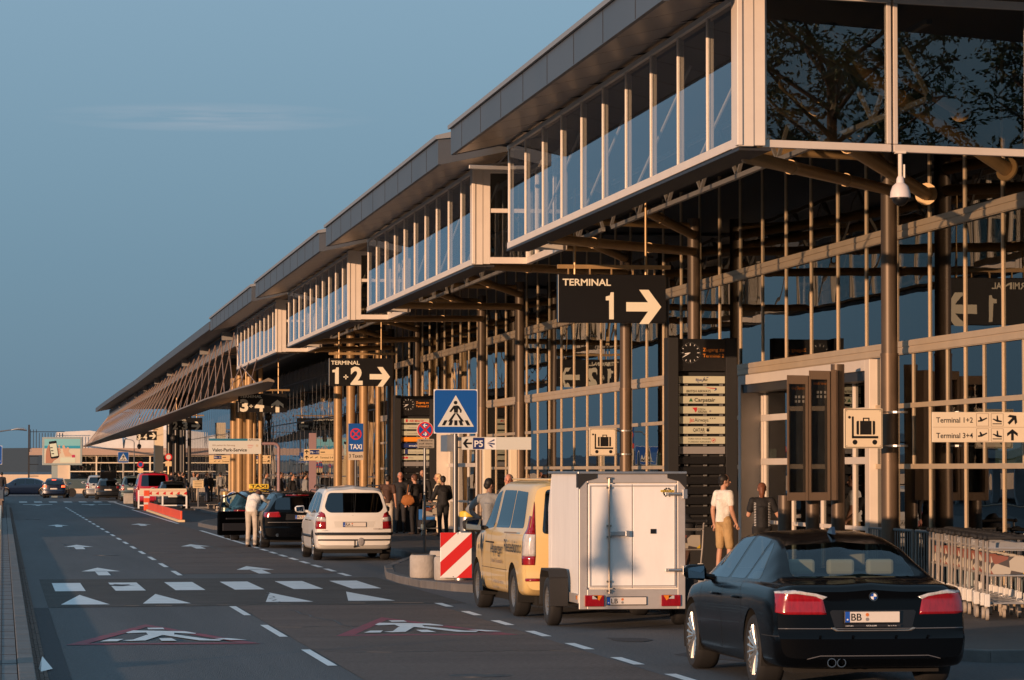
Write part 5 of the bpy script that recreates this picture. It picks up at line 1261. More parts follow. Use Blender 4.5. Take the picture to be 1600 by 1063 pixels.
# --- black estate with open door
def estate_extra(t,bm,L):
    plate(t,.16,.80,-L/2+.035,.52,.11,'RO')
    b=MB()
    for k in range(4): 
        for j in range(14): a=2*PI*j/14; a2=2*PI*(j+1)/14; b.bar((.02+k*.055+.032*math.cos(a),-L/2+.075,.96+.032*math.sin(a)),(.02+k*.055+.032*math.cos(a2),-L/2+.075,.96+.032*math.sin(a2)),.006,.006)
    b.build('badge_rings',MT['chrome'],t)
    b=MB(); b.lathe([(.035,0),(.045,.0),(.045,.1),(.035,.1)],(-.55,-L/2+.03,.34),16,'y'); b.lathe([(.035,0),(.045,.0),(.045,.1),(.035,.1)],(.55,-L/2+.03,.34),16,'y'); b.build('exhaust',MT['chrome'],t)
    b=MB()
    for s in (-1,1): b.tube([(s*.58,-L/2+.6,1.44),(s*.58,-L/2+.8,1.475),(s*.58,.6,1.485),(s*.58,.8,1.44)],.014,6)
    b.build('roof_rail',MT['dark_steel'],t)
    # front left door swung open
    d=bpy.data.objects.new('door',None); col.objects.link(d); d.parent=t; d.location=(-.90,1.15,0); d.rotation_euler=(0,0,R(-62))
    b=MB(); b.box((-.06,-1.12,.28),(.04,0,.92)); b.build('door_panel',MT['paint_black'],d,bevel=.04)
    b=MB(); b.tube([(0,-1.08,.92),(.05,-1.0,1.28),(.06,-.55,1.40),(.04,-.25,1.25),(0,-.02,.95)],.028,8); b.build('window_frame',MT['black_matt'],d)
    b=MB(); b.add([(.02,-1.04,.93),(.06,-.97,1.27),(.065,-.55,1.38),(.045,-.25,1.23),(.02,-.04,.94),(.012,-1.04,.93),(.052,-.97,1.27),(.057,-.55,1.38),(.037,-.25,1.23),(.012,-.04,.94)],[(0,1,2,3,4),(9,8,7,6,5)]); b.build('door_window',MT['rear_glass'],d)
    b=MB(); b.box((.04,-1.0,.40),(.075,-.15,.60)); b.box((.04,-.9,.70),(.09,-.2,.74)); b.build('door_lining',MT['seat_dark'],d,bevel=.01)
    b=MB(); b.tube([(-.06,-.12,.98),(-.16,-.12,1.0),(-.26,-.12,1.0)],[(.05,.05),(.08,.075),(.04,.05)],12); b.build('wing_mirror',MT['galv'],d,smooth=50)
SA=dict(L=4.93,hw=.927,wr=.335,rr=.235,tw=.235,rim='five',axr=1.05,axf=3.89,paint='paint_black',crown=.02,
 W=[(0,.86),(.15,.90),(.6,.92),(2.4,.927),(3.9,.92),(4.6,.84),(4.93,.72)],
 zb=[(0,.30),(.12,.22),(1.2,.2),(3.7,.2),(4.93,.25)],
 belt=[(0,.90),(.3,.96),(1.0,.965),(2.2,.945),(3.4,.90),(4.4,.78),(4.93,.58)],
 top=[(0,1.30),(.25,1.36),(.7,1.42),(1.6,1.46),(2.4,1.455),(2.9,1.39),(3.3,1.2),(3.65,1.02),(4.4,.87),(4.93,.62)],
 roofw=[(0,.56),(.6,.57),(2.6,.56),(3.2,.60),(3.7,.74),(4.93,.6)],
 rear=lambda z:(.0 if z<.56 else .05+max(0,z-.95)*.75),plan=.13,rearmax=1.3,rearlen=.9,
 sideglass=[[(.75,1.02),(.95,1.29),(1.45,1.34),(1.5,1.0)],[(1.56,1.0),(1.54,1.345),(2.3,1.37),(2.36,.99)],[(2.44,.99),(2.42,1.37),(2.75,1.35),(3.05,1.22),(3.4,.97)]],
 lines=[[(2.4,.96),(2.4,.3)],[(1.5,.98),(1.38,.6)]],handles=[(1.7,.82)],mirror=None,glass='car_glass',
 rearparts=[(rnd_poly([(-.62,.99),(.62,.99),(.56,1.27),(.46,1.34),(-.46,1.34),(-.56,1.27)],.05),'car_glass_dark','rear_window',.002),
  (rnd_poly([(.46,.80),(.88,.80),(.90,.92),(.50,.94)],.03),'lamp_red','tail_lamp',.006),
  ([(-.30,1.345),(.30,1.345),(.30,1.375),(-.30,1.375)],'lamp_red','brake_light',.008),
  ([(-.80,.66),(.80,.66),(.80,.675),(-.80,.675)],'chrome_dull','bumper_strip',.005),([(-.34,.73),(.36,.73),(.42,.88),(-.32,.88)],'black','plate_recess',.001)],
 extra=[estate_extra])
car(SA,'parked_car','black estate with RO number plate and its front left door standing open','car',(7.50,90.9,0),0,'cars parked along the kerb')
# --- taxi, only the upper part shows
def taxi_extra(t,bm,L):
    b=MB(); b.box((-.28,.05,1.46),(.30,.17,1.60)); o=b.build('taxi_roof_sign',MT['yellow'],t,bevel=.02)
    f=Face((-.28,.05,1.47)); f.text('black','TAXI',.29,.025,.08,.48,'c',bold=.03)
    for m,mb in f.L.items(): mb.build('lettering',MT[m],o,fix=False)
ST=dict(SB); ST.update(paint='paint_dark',see=False,extra=[taxi_extra],rearparts=[SB['rearparts'][0],SB['rearparts'][2]],rim='five',det=0)
car(ST,'taxi_cab','dark taxi with yellow TAXI roof sign standing ahead of the black estate','taxi',(7.35,100.5,0),0)
# --- yellow van
def van_extra(t,bm,L):
    for s in (-1,):
        f=Face((-.972,L/2-1.05,-.28),u=(0,-1,0),v=(0,0,1),n=(-1,0,0))
        f.text('black','Asperger',1.10,1.12,.15,1.0,bold=.008); f.text('black','Reisebüro',2.28,1.16,.17,1.22,bold=.008); f.text('brown_frame','Unser Topbestseller',1.15,.985,.06,.95); f.text('brown_frame','Touristik ·  Firmen',1.3,.70,.05,.75); f.text('brown_frame','Reisen',1.4,.62,.05,.25)
        f.poly('black',[(.22,1.20),(.28,1.34),(.36,1.38),(.40,1.28),(.36,1.12),(.33,1.02),(.30,1.12)]); f.line('slat_grey',.30,.75,.33,1.1,.02); f.poly('black',[(.14,.55),(.46,.55),(.44,.68),(.40,.76),(.34,.70),(.28,.82),(.22,.70)]); f.circ('black',.10,1.18,.035); f.line('brown_frame',2.3,1.42,3.3,1.43,.02)
        for m,mb in f.L.items(): mb.build('lettering',MT[m],t,fix=False)
    f=Face((-.40,-L/2+.035,.80)); 
    for k,s_ in enumerate(('Reisebüro Asperg','D-71679 Asperg','Tel. 07141-66','Fax 07141-66')): f.text('brown_frame',s_,.0,.36-k*.06,.03,.35)
    f.text('black','www',.28,-.18,.06,.2,bold=.02)
    for m,mb in f.L.items(): mb.build('lettering',MT[m],t,fix=False)
    b=MB(); 
    for x in (-.5,-.17,.17,.5): b.box((x-.02,-1.9,1.86),(x+.02,1.0,1.885))
    b.build('roof_rib',MT['paint_yellow'],t,bevel=.006)
    b=MB(); b.tube([(0,-L/2+.1,.40),(0,-L/2-.05,.42)],.025,8); b.ball((0,-L/2-.07,.44),.03,6,8); b.build('tow_bar',MT['dark_steel'],t)
    b=MB(); b.box((-.7,-1.6,.4),(.7,1.0,.75)); b.box((-.6,-1.1,.75),(.6,-.95,1.4)); b.box((-.6,.0,.75),(.6,.15,1.4)); b.build('seats',MT['seat_dark'],t,bevel=.04)
SV=dict(L=4.76,hw=.951,wr=.335,rr=.215,tw=.215,rim='steel',axr=.92,axf=4.02-.02,paint='paint_yellow',see=True,crown=.03,arch=.06,
 W=[(0,.90),(.12,.935),(.5,.948),(2.4,.951),(4.0,.945),(4.5,.86),(4.76,.74)],
 zb=[(0,.38),(.2,.30),(1.2,.28),(3.7,.28),(4.76,.30)],
 belt=[(0,1.16),(.6,1.17),(2.6,1.17),(3.6,1.13),(4.3,1.02),(4.76,.78)],
 top=[(0,1.80),(.15,1.84),(.8,1.865),(2.6,1.865),(3.1,1.80),(3.6,1.50),(4.0,1.22),(4.4,1.10),(4.76,.84)],
 roofw=[(0,.74),(.6,.76),(2.8,.74),(3.6,.76),(4.1,.80),(4.76,.66)],
 rear=lambda z:(.0 if z<.55 else .03+max(0,z-1.1)*.16),plan=.10,rearmax=1.0,
 sideglass=[[(.42,1.21),(.55,1.70),(1.45,1.72),(1.45,1.20)],[(1.50,1.20),(1.50,1.72),(2.55,1.72),(2.6,1.19)],[(2.78,1.19),(2.74,1.72),(3.15,1.66),(3.55,1.42),(3.82,1.16),(3.82,1.13)]],
 lines=[[(2.68,1.70),(2.68,.36)],[(1.47,1.15),(1.47,.36)],[(3.86,1.1),(3.75,.75),(3.72,.36)],[(1.35,.62),(3.5,.62)]],handles=[(2.85,.98),(2.52,.98)],handlemat='black_matt',mirror=(3.50,1.18),mirmat='black_matt',mirsize=1.25,glass='car_glass_dark',
 rearparts=[(rnd_poly([(-.68,1.14),(.68,1.14),(.62,1.74),(-.62,1.74)],.06),'car_glass_dark','rear_window',.002),
  ([(.78,.72),(.95,.72),(.95,.84),(.77,.84)],'lamp_red','tail_lamp',.010),([(.77,.84),(.95,.84),(.95,1.14),(.77,1.13)],'lamp_clear','lamp_middle',.010),([(.77,1.13),(.95,1.14),(.95,1.48),(.84,1.70),(.77,1.62)],'lamp_red','tail_lamp',.010),
  (rq(.70,.50,.90,.54,.01),'lamp_red','reflector',.006)],
 windscreen=rnd_poly([(-.74,1.20),(.74,1.20),(.66,1.76),(-.66,1.76)],.06),
 extra=[van_extra])
car(SV,'parked_van','pale yellow travel agency van with black lettering, coupled to the white trailer','van',(7.83,48.5,0),R(1.4))
# --- white box trailer
t=thing('box_trailer','white box trailer with double rear locks standing behind the yellow van','trailer',(7.86,43.0,0))
mat('trailer_white',(.82,.79,.76),.42,var=.06,vscale=3.5,stretch=(1,1,.25)); mat('trailer_alu',(.50,.46,.43),.4,metal=.4,var=.08)
x0,x1=-.68,.68
b=MB(); b.box((x0+.02,.03,.42),(x1-.02,2.35,1.96)); b.prism([(2.35,.42),(2.60,.6),(2.62,1.5),(2.35,1.94)],x0+.02,x1-.02,'x'); b.build('body',MT['trailer_white'],t,bevel=.012)
b=MB(); 
b.box((x0,-.01,.25),(x0+.10,.06,1.95)); b.box((x1-.10,-.01,.25),(x1,.06,1.95)); b.box((x0+.10,-.01,1.84),(x1-.10,.06,1.95)); b.box((x0+.10,-.012,.25),(x1-.10,.06,.50)); b.box((x0-.004,.06,.32),(x0+.02,2.3,.44)); b.box((x1-.02,.06,.32),(x1+.004,2.3,.44)); b.build('rear_frame',MT['trailer_alu'],t,bevel=.006)
b=MB(); b.box((x0-.02,-.03,1.953),(x1+.02,2.40,1.985)); b.build('roof',MT['galv'],t,bevel=.006)
for s in (-1,1):
    b=MB(); b.box((s*.685-.012,-.02,1.78),(s*.685+.012,.12,1.95)); b.prism([(s*.69,1.95),(s*.69,1.76),(s*.60,1.86),(s*.45,1.90),(s*.45,1.95)],-.022,-.012,'y'); b.build('corner_cap',MT['black_matt'],t)
dr=bpy.data.objects.new('door',None); col.objects.link(dr); dr.parent=t
b=MB(); b.box((x0+.115,-.022,.52),(-.005+.0,.05,1.825)); b.box((.005,-.022,.52),(x1-.115,.05,1.825)); b.build('door_panel',MT['trailer_white'],dr,bevel=.006)
b=MB(); 
for q in ((x0+.13,.535,x1-.13,.55),(x0+.13,1.795,x1-.13,1.81),(x0+.13,.55,x0+.145,1.795),(x1-.145,.55,x1-.13,1.795)): b.box((q[0],-.032,q[1]),(q[2],-.023,q[3]))
b.build('door_edge',MT['trailer_alu'],dr)
b=MB(); b.tube([(-.305,-.055,.45),(-.305,-.055,1.90)],.012,8)
for z in (.48,.60,1.16,1.30,1.78,1.90): b.box((-.335,-.065,z-.012),(-.275,-.02,z+.012))
b.build('lock_bar',MT['chrome_dull'],dr)
b=MB(); b.box((-.30,-.085,.845+.33),(-.06,-.055,.90+.33)); b.box((-.10,-.09,.835+.33),(-.045,-.06,.91+.33)); b.build('lock_handle',MT['galv'],dr,bevel=.006)
b=MB()
for z in (.74,1.70-.0):
    b.box((.42,-.045,z-.02),(.66,-.03,z+.02)); b.tube([(.45,-.05,z),(.62,-.05,z)],.022,8); b.box((.64,-.06,z-.06),(.70,-.01,z+.06))
b.build('hinge',MT['galv'],dr,bevel=.004)
b=MB(); b.box((.23,-.035,1.14+.06),(.30,-.022,1.20+.06)); b.build('keyhole_plate',MT['black'],dr)
f=Face((7.86,42.98,0)); 
for s in (-1,1):
    for k in range(6): a=R(200+ s*0+k*14) ; f.circ('black',.45+s*.05*math.cos(R(-60+k*26)),1.72+.05*math.sin(R(-60+k*26)),.012,2,8)
f.rect('yellow',.36,1.725,.54,1.75,3); f.text('black','HUMBAUR',.45,1.73,.016,.16,'c',bold=.03,lay=4); f.text('black','H',.45,1.755,.025,.03,'c',lay=3)
f.build(t,{'black':'logo','yellow':'logo_band'})
for s in (-1,1):
    b=MB(); b.box((s*.49-.125,-.045,.285),(s*.49+.125,-.01,.43)); lo=b.build('tail_lamp',MT['lamp_red'],t,bevel=.01)
    b=MB(); b.prism([(s*.49-.06*s,.36),(s*.49+.02*s,.425),(s*.49-.10*s,.425)],-.049,-.046,'y'); b.build('reflector_triangle',MT['lamp_amber'],lo)
    b=MB(); b.box((s*.49-.03,-.049,.38),(s*.49+.04,-.046,.42)); b.build('clear_lens',MT['lamp_clear'],lo)
    wheel(t,s*.83,1.15,.315,.19,.17,'steel',s)
    b=MB(); V=[];F=[]; P=[(1.15-.42,.26),(1.15-.40,.62),(1.15-.30,.72),(1.15+.30,.72),(1.15+.40,.62),(1.15+.42,.26)]
    for y,z in P: V+=[(s*.70,y,z),(s*.935,y,z),(s*.935,y,z-.0)]
    b2=MB()
    for (ya,za),(yb,zb_) in zip(P,P[1:]): b2.bar((s*.82,ya,za),(s*.82,yb,zb_),.24,.03,up=(0,0,1)) 
    b2.build('mudguard',MT['black_matt'],t,bevel=.006)
b=MB(); b.box((x0-.012,.12,.37),(x0-.003,.19,.42)); b.build('side_marker',MT['lamp_amber'],t)
plate(t,-.08,.355,-.035,.52,.11,'LB')
b=MB(); b.bar((0,2.0,.42),(0,3.55,.44),.10,.10); b.bar((.4,1.9,.40),(0,3.2,.42),.06,.08); b.bar((-.4,1.9,.40),(0,3.2,.42),.06,.08); b.box((-.55,.2,.30),(.55,2.3,.40)); b.bar((-.7,1.15,.315),(.7,1.15,.315),.07,.07); b.build('drawbar',MT['dark_steel'],t)
# --- farther vehicles
def simple(base,name,label,cat,loc,rz,paint_,group='cars beyond the taxi rank',**k):
    S=dict(base); S.update(paint=paint_,see=False,extra=k.pop('extra',[]),det=0,step=.14); S.update(k); return car(S,name,label,cat,loc,rz,group)
hatch=dict(SZ); hatch.update(L=3.95,hw=.83,axr=.68,axf=3.15,mirror=(2.5,1.0),rim='steel',
 W=[(0,.79),(.12,.81),(.5,.83),(3.2,.825),(3.8,.76),(3.95,.66)],belt=[(0,.92),(2.2,.90),(3.1,.84),(3.7,.74),(3.95,.58)],top=[(0,1.30),(.3,1.40),(1.2,1.45),(2.0,1.42),(2.6,1.16),(2.95,.95),(3.6,.82),(3.95,.62)],
 zb=[(0,.34),(.15,.25),(1.2,.22),(3.4,.22),(3.95,.27)],roofw=[(0,.56),(2.0,.56),(2.9,.70),(3.95,.55)],sideglass=[[(.35,.95),(.5,1.32),(1.25,1.36),(1.25,.94)],[(1.35,.94),(1.35,1.36),(2.0,1.34),(2.6,.93)]],sidetrim=[],
 rearparts=[(rnd_poly([(-.54,.93),(.54,.93),(.48,1.27),(-.48,1.27)],.06),'car_glass_dark','rear_window',.002),([(.56,.78),(.80,.78),(.80,.92),(.58,.92)],'lamp_red','tail_lamp',.006),(rq(-.25,.62,.25,.72,.01),'plate_white','number_plate',.006)],handles=[],lines=[])
lit=dict(hatch); lit['rearparts']=[hatch['rearparts'][0],([(.54,.78),(.80,.78),(.80,.92),(.56,.92)],'lamp_lit','tail_lamp',.006),(rnd_poly([(-.15,1.29),(.15,1.29),(.15,1.34),(-.15,1.34)],.01),'lamp_lit','brake_light',.006),hatch['rearparts'][2]]
simple(lit,'parked_car','small dark hatchback with brake lights lit, waiting at the far junction','car',(3.80,252,0),R(-6),'paint_navy')
simple(SB,'parked_car','dark blue saloon seen side-on crossing the far junction','car',(1.65,266,0),R(88),'paint_navy',glass='car_glass')
simple(SZ,'parked_car','grey compact car parked with its tail to us left of the red van','car',(8.35,226,0),0,'paint_grey')
simple(hatch,'parked_car','dark hatchback with its tailgate raised, left of the grey compact car','car',(7.05,238,0),0,'paint_dark')
simple(SZ,'parked_car','silver-white car half hidden behind the hatchback with raised tailgate','car',(6.7,251,0),0,'paint_silver')
b=MB(); b.bar((7.05,236.2,1.45),(7.05,235.3,1.95),1.1,.06); o=b.build('tailgate',MT['paint_dark'],bpy.data.objects[[o.name for o in bpy.data.objects if o.get('label','').startswith('dark hatchback with its tail')][0]],world=True)
redv=dict(SV); redv['rearparts']=[SV['rearparts'][0],([(.80,.85),(.95,.85),(.95,1.15),(.80,1.15)],'lamp_red','tail_lamp',.006)]
simple(redv,'parked_van','bright red van with large rear window behind the striped barrier','van',(8.0,189,0),0,'paint_red',glass='car_glass_dark')
simple(hatch,'parked_car','dark grey hatchback directly behind the right half of the barrier','car',(8.6,179.3,0),0,'paint_dark')
# grey flatbed trailer behind the lit hatchback
t=thing('flatbed_trailer','long grey flatbed trailer with twin wheels behind the lit hatchback','trailer',(6.0,262,0)); b=MB(); b.box((-2.6,-.8,.62),(2.9,.8,1.35)); b.build('body',MT['paint_grey'],t,bevel=.03)
for x in (-.9,.2):
    b=MB(); b.lathe([(.2,-.12),(.33,-.12),(.33,.12),(.2,.12)],(x,-.8,.33),20,'y'); b.build('wheel',MT['tyre'],t,smooth=40)
# ---------------- people
mat('skin',(.50,.27,.18),.55,var=.06); mat('skin_dark',(.28,.15,.10),.55,var=.06); mat('skin_red',(.58,.25,.17),.55,var=.06)
for n_,c_ in (('hair_black',(.010,.008,.007)),('hair_brown',(.09,.035,.018)),('hair_red',(.16,.055,.025)),('hair_blond',(.62,.42,.22)),('hair_grey',(.35,.32,.30))): mat(n_,c_,.6,var=.3,vscale=30)
for n_,c_ in (('cl_white',(.72,.70,.66)),('cl_black',(.010,.010,.012)),('cl_khaki',(.42,.28,.13)),('cl_brown',(.07,.035,.025)),('cl_stone',(.48,.42,.35)),('cl_pink',(.55,.28,.22)),('cl_dark',(.018,.018,.022)),('cl_grey',(.24,.25,.26)),('cl_cream',(.62,.52,.38)),('cl_jeans',(.05,.07,.12)),('leather',(.36,.13,.035)),('cl_tan',(.38,.28,.2)),('shoe',(.03,.02,.018)),('bag_blue',(.02,.14,.42))): mat(n_,c_,.8,var=.15,vscale=8,bump=1.0,bscale=9)
def mesh_remesh(b,name,m,parent,vox):
    o=b.build(name,MT[m],parent,fix=True)
    r=o.modifiers.new('remesh','REMESH'); r.mode='VOXEL'; r.voxel_size=vox; r.use_smooth_shade=True
    s=o.modifiers.new('smooth','SMOOTH'); s.factor=.5; s.iterations=3
    return o
def person(label,loc,face_deg,h=1.75,top='cl_dark',legs='cl_dark',skin='skin',hair='hair_black',fem=False,pose=None,hairlen=0,short_sleeve=False,shorts=False,vox=.016,fat=1.0,jacket=None,group=None,simple=False,head_turn=0,stripes=False):
    """face_deg: compass heading the person faces, 0 = along the road, 90 = towards the terminal"""
    t=thing('person',label,'person',loc,-R(face_deg),group); k=h/1.75
    J=dict(pel=(0,0,.95),sp=(0,.01,1.12),ch=(0,.0,1.32),nk=(0,-.015,1.47),hb=(0,.0,1.56),hc=(0,.018,1.645),
      sL=(-.175,-.01,1.42),eL=(-.225,-.03,1.14),wL=(-.235,.05,.90),sR=(.175,-.01,1.42),eR=(.225,-.03,1.14),wR=(.235,.05,.90),
      hL=(-.09,0,.92),kL=(-.10,.02,.50),aL=(-.105,-.02,.09),hR=(.09,0,.92),kR=(.10,.02,.50),aR=(.105,-.02,.09))
    if pose: J.update(pose)
    J={a:Vector(b)*k for a,b in J.items()}
    f=fat*k
    def L(b,pts,rs,n=12): b.tube(pts,rs,n); b.ball(pts[0],rs[0] if not isinstance(rs[0],tuple) else min(rs[0]),6,10); b.ball(pts[-1],rs[-1] if not isinstance(rs[-1],tuple) else min(rs[-1]),6,10)
    def el(b,c,r): b.ball(c,r,10,14)
    s=MB()   # skin: one continuous body
    el(s,J['pel'],(.145*f,.10*f,.11*k)); el(s,J['sp'],(.125*f,.09*f,.14*k)); el(s,J['ch'],(.155*f,.10*f,.16*k)); L(s,[J['nk']-Vector((0,0,.05*k)),J['hb']],[.058*k,.052*k])
    hc=J['hc']; d=(hc-J['nk']).normalized(); ht=Matrix.Rotation(-R(head_turn),3,'Z')
    el(s,hc+d*.02*k,(.074*k,.092*k,.105*k)); el(s,hc+ht@Vector((0,.028*k,-.055*k)),(.052*k,.058*k,.055*k))
    fw=ht@Vector((0,1,0)); rt=ht@Vector((1,0,0)); up=Vector((0,0,1))
    L(s,[hc+fw*.088*k+up*.005*k,hc+fw*.108*k-up*.022*k],[.010*k,.015*k],8)
    for q in (-1,1): el(s,hc+rt*.076*k*q-fw*.005*k-up*.01*k,(.012*k,.020*k,.030*k))
    for a in 'LR':
        S,E_,W_=J['s'+a],J['e'+a],J['w'+a]; L(s,[S,E_],[.050*f,.040*f]); L(s,[E_,E_.lerp(W_,.3),W_],[.040*f,.041*f,.027*k])
        dr=(W_-E_).normalized(); sg=-1 if a=='L' else 1; sd=dr.cross(Vector((1,0,0))); sd=sd.normalized() if sd.length>.1 else Vector((0,1,0)); pn=dr.cross(sd).normalized()
        pc=W_+dr*.055*k; s.tube([W_,pc,W_+dr*.095*k],[(.026*k,.022*k),(.020*k,.040*k),(.015*k,.038*k)],10)
        for i,(o_,l_) in enumerate(((-.030,.062),(-.010,.075),(.010,.070),(.029,.055))):
            b0=W_+dr*.088*k+sd*o_*k; s.tube([b0,b0+dr*l_*.5*k-pn*sg*.004*k,b0+dr*l_*.95*k-pn*sg*.022*k],[.0095*k,.0088*k,.0075*k],7)
        b0=W_+dr*.03*k+sd*.036*k; s.tube([b0,b0+sd*.025*k+dr*.022*k,b0+sd*.03*k+dr*.052*k],[.012*k,.010*k,.008*k],7)
        H_,K_,A_=J['h'+a],J['k'+a],J['a'+a]; L(s,[H_,K_],[.078*f,.052*k]); L(s,[K_,K_.lerp(A_,.35),A_],[.050*k,.052*k,.036*k]); s.tube([A_+Vector((0,-.03*k,-.04*k)),A_+Vector((0,.05*k,-.05*k)),A_+Vector((0,.15*k,-.065*k))],[(.035*k,.03*k),(.04*k,.032*k),(.035*k,.02*k)],10)
    mesh_remesh(s,'body',skin,t,vox*.75)
    c=MB()   # top
    hem=J['pel']+Vector((0,0,.03*k)); w_=1.0 if not fem else .93
    e=.014*k
    el(c,J['ch'],(.172*f*w_,.118*f,.17*k)); el(c,J['sp'],(.148*f*(.92 if fem else 1),.112*f,.16*k)); c.tube([J['ch'],J['sp'],hem,hem-Vector((0,0,.06*k))],[(.165*f*w_,.118*f),(.148*f*w_,.115*f),(.155*f,.122*f),(.158*f,.124*f)],16)
    L(c,[J['sL'],J['nk']-Vector((0,0,.035*k)),J['sR']],[.062*f,.07*k,.062*f])
    for a in 'LR':
        S,E_,W_=J['s'+a],J['e'+a],J['w'+a]
        if short_sleeve: L(c,[S,S.lerp(E_,.62)],[.070*f,.062*f])
        else: L(c,[S,E_],[.066*f,.054*f]); L(c,[E_,E_.lerp(W_,.93)],[.054*f,.038*k])
    if not short_sleeve or jacket: L(c,[J['nk']+Vector((-.055*k,.03*k,-.02*k)),J['nk']+Vector((0,-.05*k,.035*k)),J['nk']+Vector((.055*k,.03*k,-.02*k))],[.022*k,.026*k,.022*k],8)
    for q_ in range(5):
        a_=random.uniform(0,6.28); z_=random.uniform(.98,1.25); L(c,[Vector((.13*f*math.cos(a_),.095*f*math.sin(a_),0))+J['sp'].lerp(J['ch'],(z_-1.0)/.4),Vector((.14*f*math.cos(a_+.9),.10*f*math.sin(a_+.9),0))+J['sp'].lerp(J['ch'],(z_-1.08)/.4)],[.018*k,.012*k],6)
    tp=mesh_remesh(c,'jacket' if jacket else 'top',top,t,vox)
    if jacket:   # open jacket shows a shirt front
        b=MB(); b.tube([J['nk']+Vector((0,.055*k,-.02*k)),J['ch']+Vector((0,.112*f,0)),J['sp']+Vector((0,.112*f,-.10*k))],[(.035*k,.012),(.055*k,.012),(.05*k,.012)],10); b.build('shirt_front',MT[jacket],t,smooth=60)
    if stripes:
        b=MB()
        for q in (-1,1):
            for i in range(15): z=1.38-i*.03; b.tube([(q*.115*k,-.125*k,z*k),(q*.15*k,-.09*k,z*k+.006)],.005,5)
        b.build('stripe',MT['white'],t)
    g=MB()   # legs
    el(g,J['pel'],(.160*f,.118*f,.12*k))
    for a in 'LR':
        H_,K_,A_=J['h'+a],J['k'+a],J['a'+a]
        if shorts: L(g,[H_,K_+Vector((0,0,.0))],[.095*f,.082*k])
        else: L(g,[H_,K_],[.092*f,.068*k]); L(g,[K_,A_+Vector((0,0,.0))],[.066*k,.056*k])
    mesh_remesh(g,'trousers' if not shorts else 'shorts',legs,t,vox)
    for a in 'LR':
        A_=J['a'+a]; b=MB(); b.tube([A_+Vector((0,-.055*k,-.055*k)),A_+Vector((0,.04*k,-.05*k)),A_+Vector((0,.13*k,-.062*k)),A_+Vector((0,.185*k,-.068*k))],[(.035*k,.034*k),(.045*k,.040*k),(.045*k,.027*k),(.028*k,.018*k)],12); b.build('shoe',MT['shoe'],t,smooth=60)
    hb=MB(); c0=hc-fw*.018*k+up*.035*k; el(hb,c0,(.086*k,.098*k,.092*k)); el(hb,hc-fw*.05*k-up*.01*k,(.072*k,.06*k,.075*k))
    if hairlen: hb.tube([c0-fw*.03*k,hc-fw*.06*k-up*.08*k,hc-fw*.06*k-up*(.08+hairlen)*k],[(.085*k,.07*k),(.088*k,.06*k),(.06*k,.035*k)],12)
    if hairlen>.1:
        for i in range(10): hb.ball(hc+Vector((random.uniform(-.08,.08),random.uniform(-.1,.0),random.uniform(-.16,.1)))*k,.035*k,6,8)
    mesh_remesh(hb,'hair',hair,t,vox*.8)
    if not simple:
        for q in (-1,1):
            b=MB(); b.ball(hc+fw*.083*k+rt*.030*k*q+up*.008*k,.011*k,6,8); b.build('eye',MT['hair_black'],t,smooth=60)
            b=MB(); b.tube([hc+fw*.088*k+rt*.018*k*q+up*.030*k,hc+fw*.084*k+rt*.045*k*q+up*.032*k],.005*k,6); b.build('eyebrow',MT['hair_black'],t)
        b=MB(); b.tube([hc+fw*.089*k-rt*.02*k-up*.052*k,hc+fw*.095*k-up*.05*k,hc+fw*.089*k+rt*.02*k-up*.052*k],.006*k,6); b.build('mouth',mat('lips',(.30,.08,.06),.5),t)
    return t
Z=.128
man=person('man in white T-shirt and khaki shorts standing beside the big airline pylon',(12.93,61.5,Z),62,1.78,'cl_white','cl_khaki','skin','hair_black',short_sleeve=True,shorts=True,vox=.012,fat=1.06,head_turn=28,
  pose=dict(eL=(-.235,-.06,1.14),wL=(-.25,-.02,.90),eR=(.235,-.02,1.14),wR=(.23,.08,.92),kL=(-.10,.0,.50),aL=(-.11,-.05,.09),aR=(.10,.05,.09),kR=(.1,.05,.50)))
b=MB(); b.lathe([(.034,-.012),(.036,0),(.034,.012)],(0,0,0),16); 
person('woman with red-brown hair in black top with white side stripes, back to us',(13.17,59.4,Z),10,1.64,'cl_black','cl_black','skin','hair_red',fem=True,short_sleeve=True,vox=.012,fat=1.12,hairlen=.08,stripes=True,
  pose=dict(eL=(-.25,.05,1.16),wL=(-.20,.20,1.25),eR=(.30,.02,1.16),wR=(.42,.12,1.05)))
person('man in grey jacket with hand on hip standing in front of the yellow van',(8.47,60.3,Z),25,1.72,'cl_grey','cl_jeans','skin_dark','hair_black',vox=.013,head_turn=40,
  pose=dict(eL=(-.38,-.06,1.20),wL=(-.19,.05,1.02)))
person('grey-haired man with red face looking over the roof of the yellow van',(9.65,66,Z),200,1.78,'cl_dark','cl_dark','skin_red','hair_grey',vox=.014)
person('dark-haired person whose head just shows behind the trailer roof',(10.61,68,Z),250,1.73,'cl_dark','cl_dark','skin_dark','hair_black',vox=.016)
person('man in brown polo shirt and light trousers, back to us, hand on hip',(11.17,101,Z),15,1.72,'cl_brown','cl_stone','skin','hair_black',short_sleeve=True,vox=.015,pose=dict(eL=(-.40,-.08,1.22),wL=(-.15,-.13,1.12)))
person('bald man in dark jacket over pink shirt facing us in the group',(11.73,102.6,Z),190,1.80,'cl_dark','cl_dark','skin_red','hair_grey',vox=.015,jacket='cl_pink')
person('woman in black with orange-brown shoulder bag in the group',(11.92,100.6,Z),320,1.74,'cl_black','cl_black','skin','hair_brown',fem=True,short_sleeve=True,vox=.015,pose=dict(eL=(-.25,-.02,1.16),wL=(-.27,.06,.93)))
person('tall man in black with shaved head behind the no stopping pole',(12.50,103.4,Z),215,1.86,'cl_black','cl_black','skin','hair_brown',vox=.016)
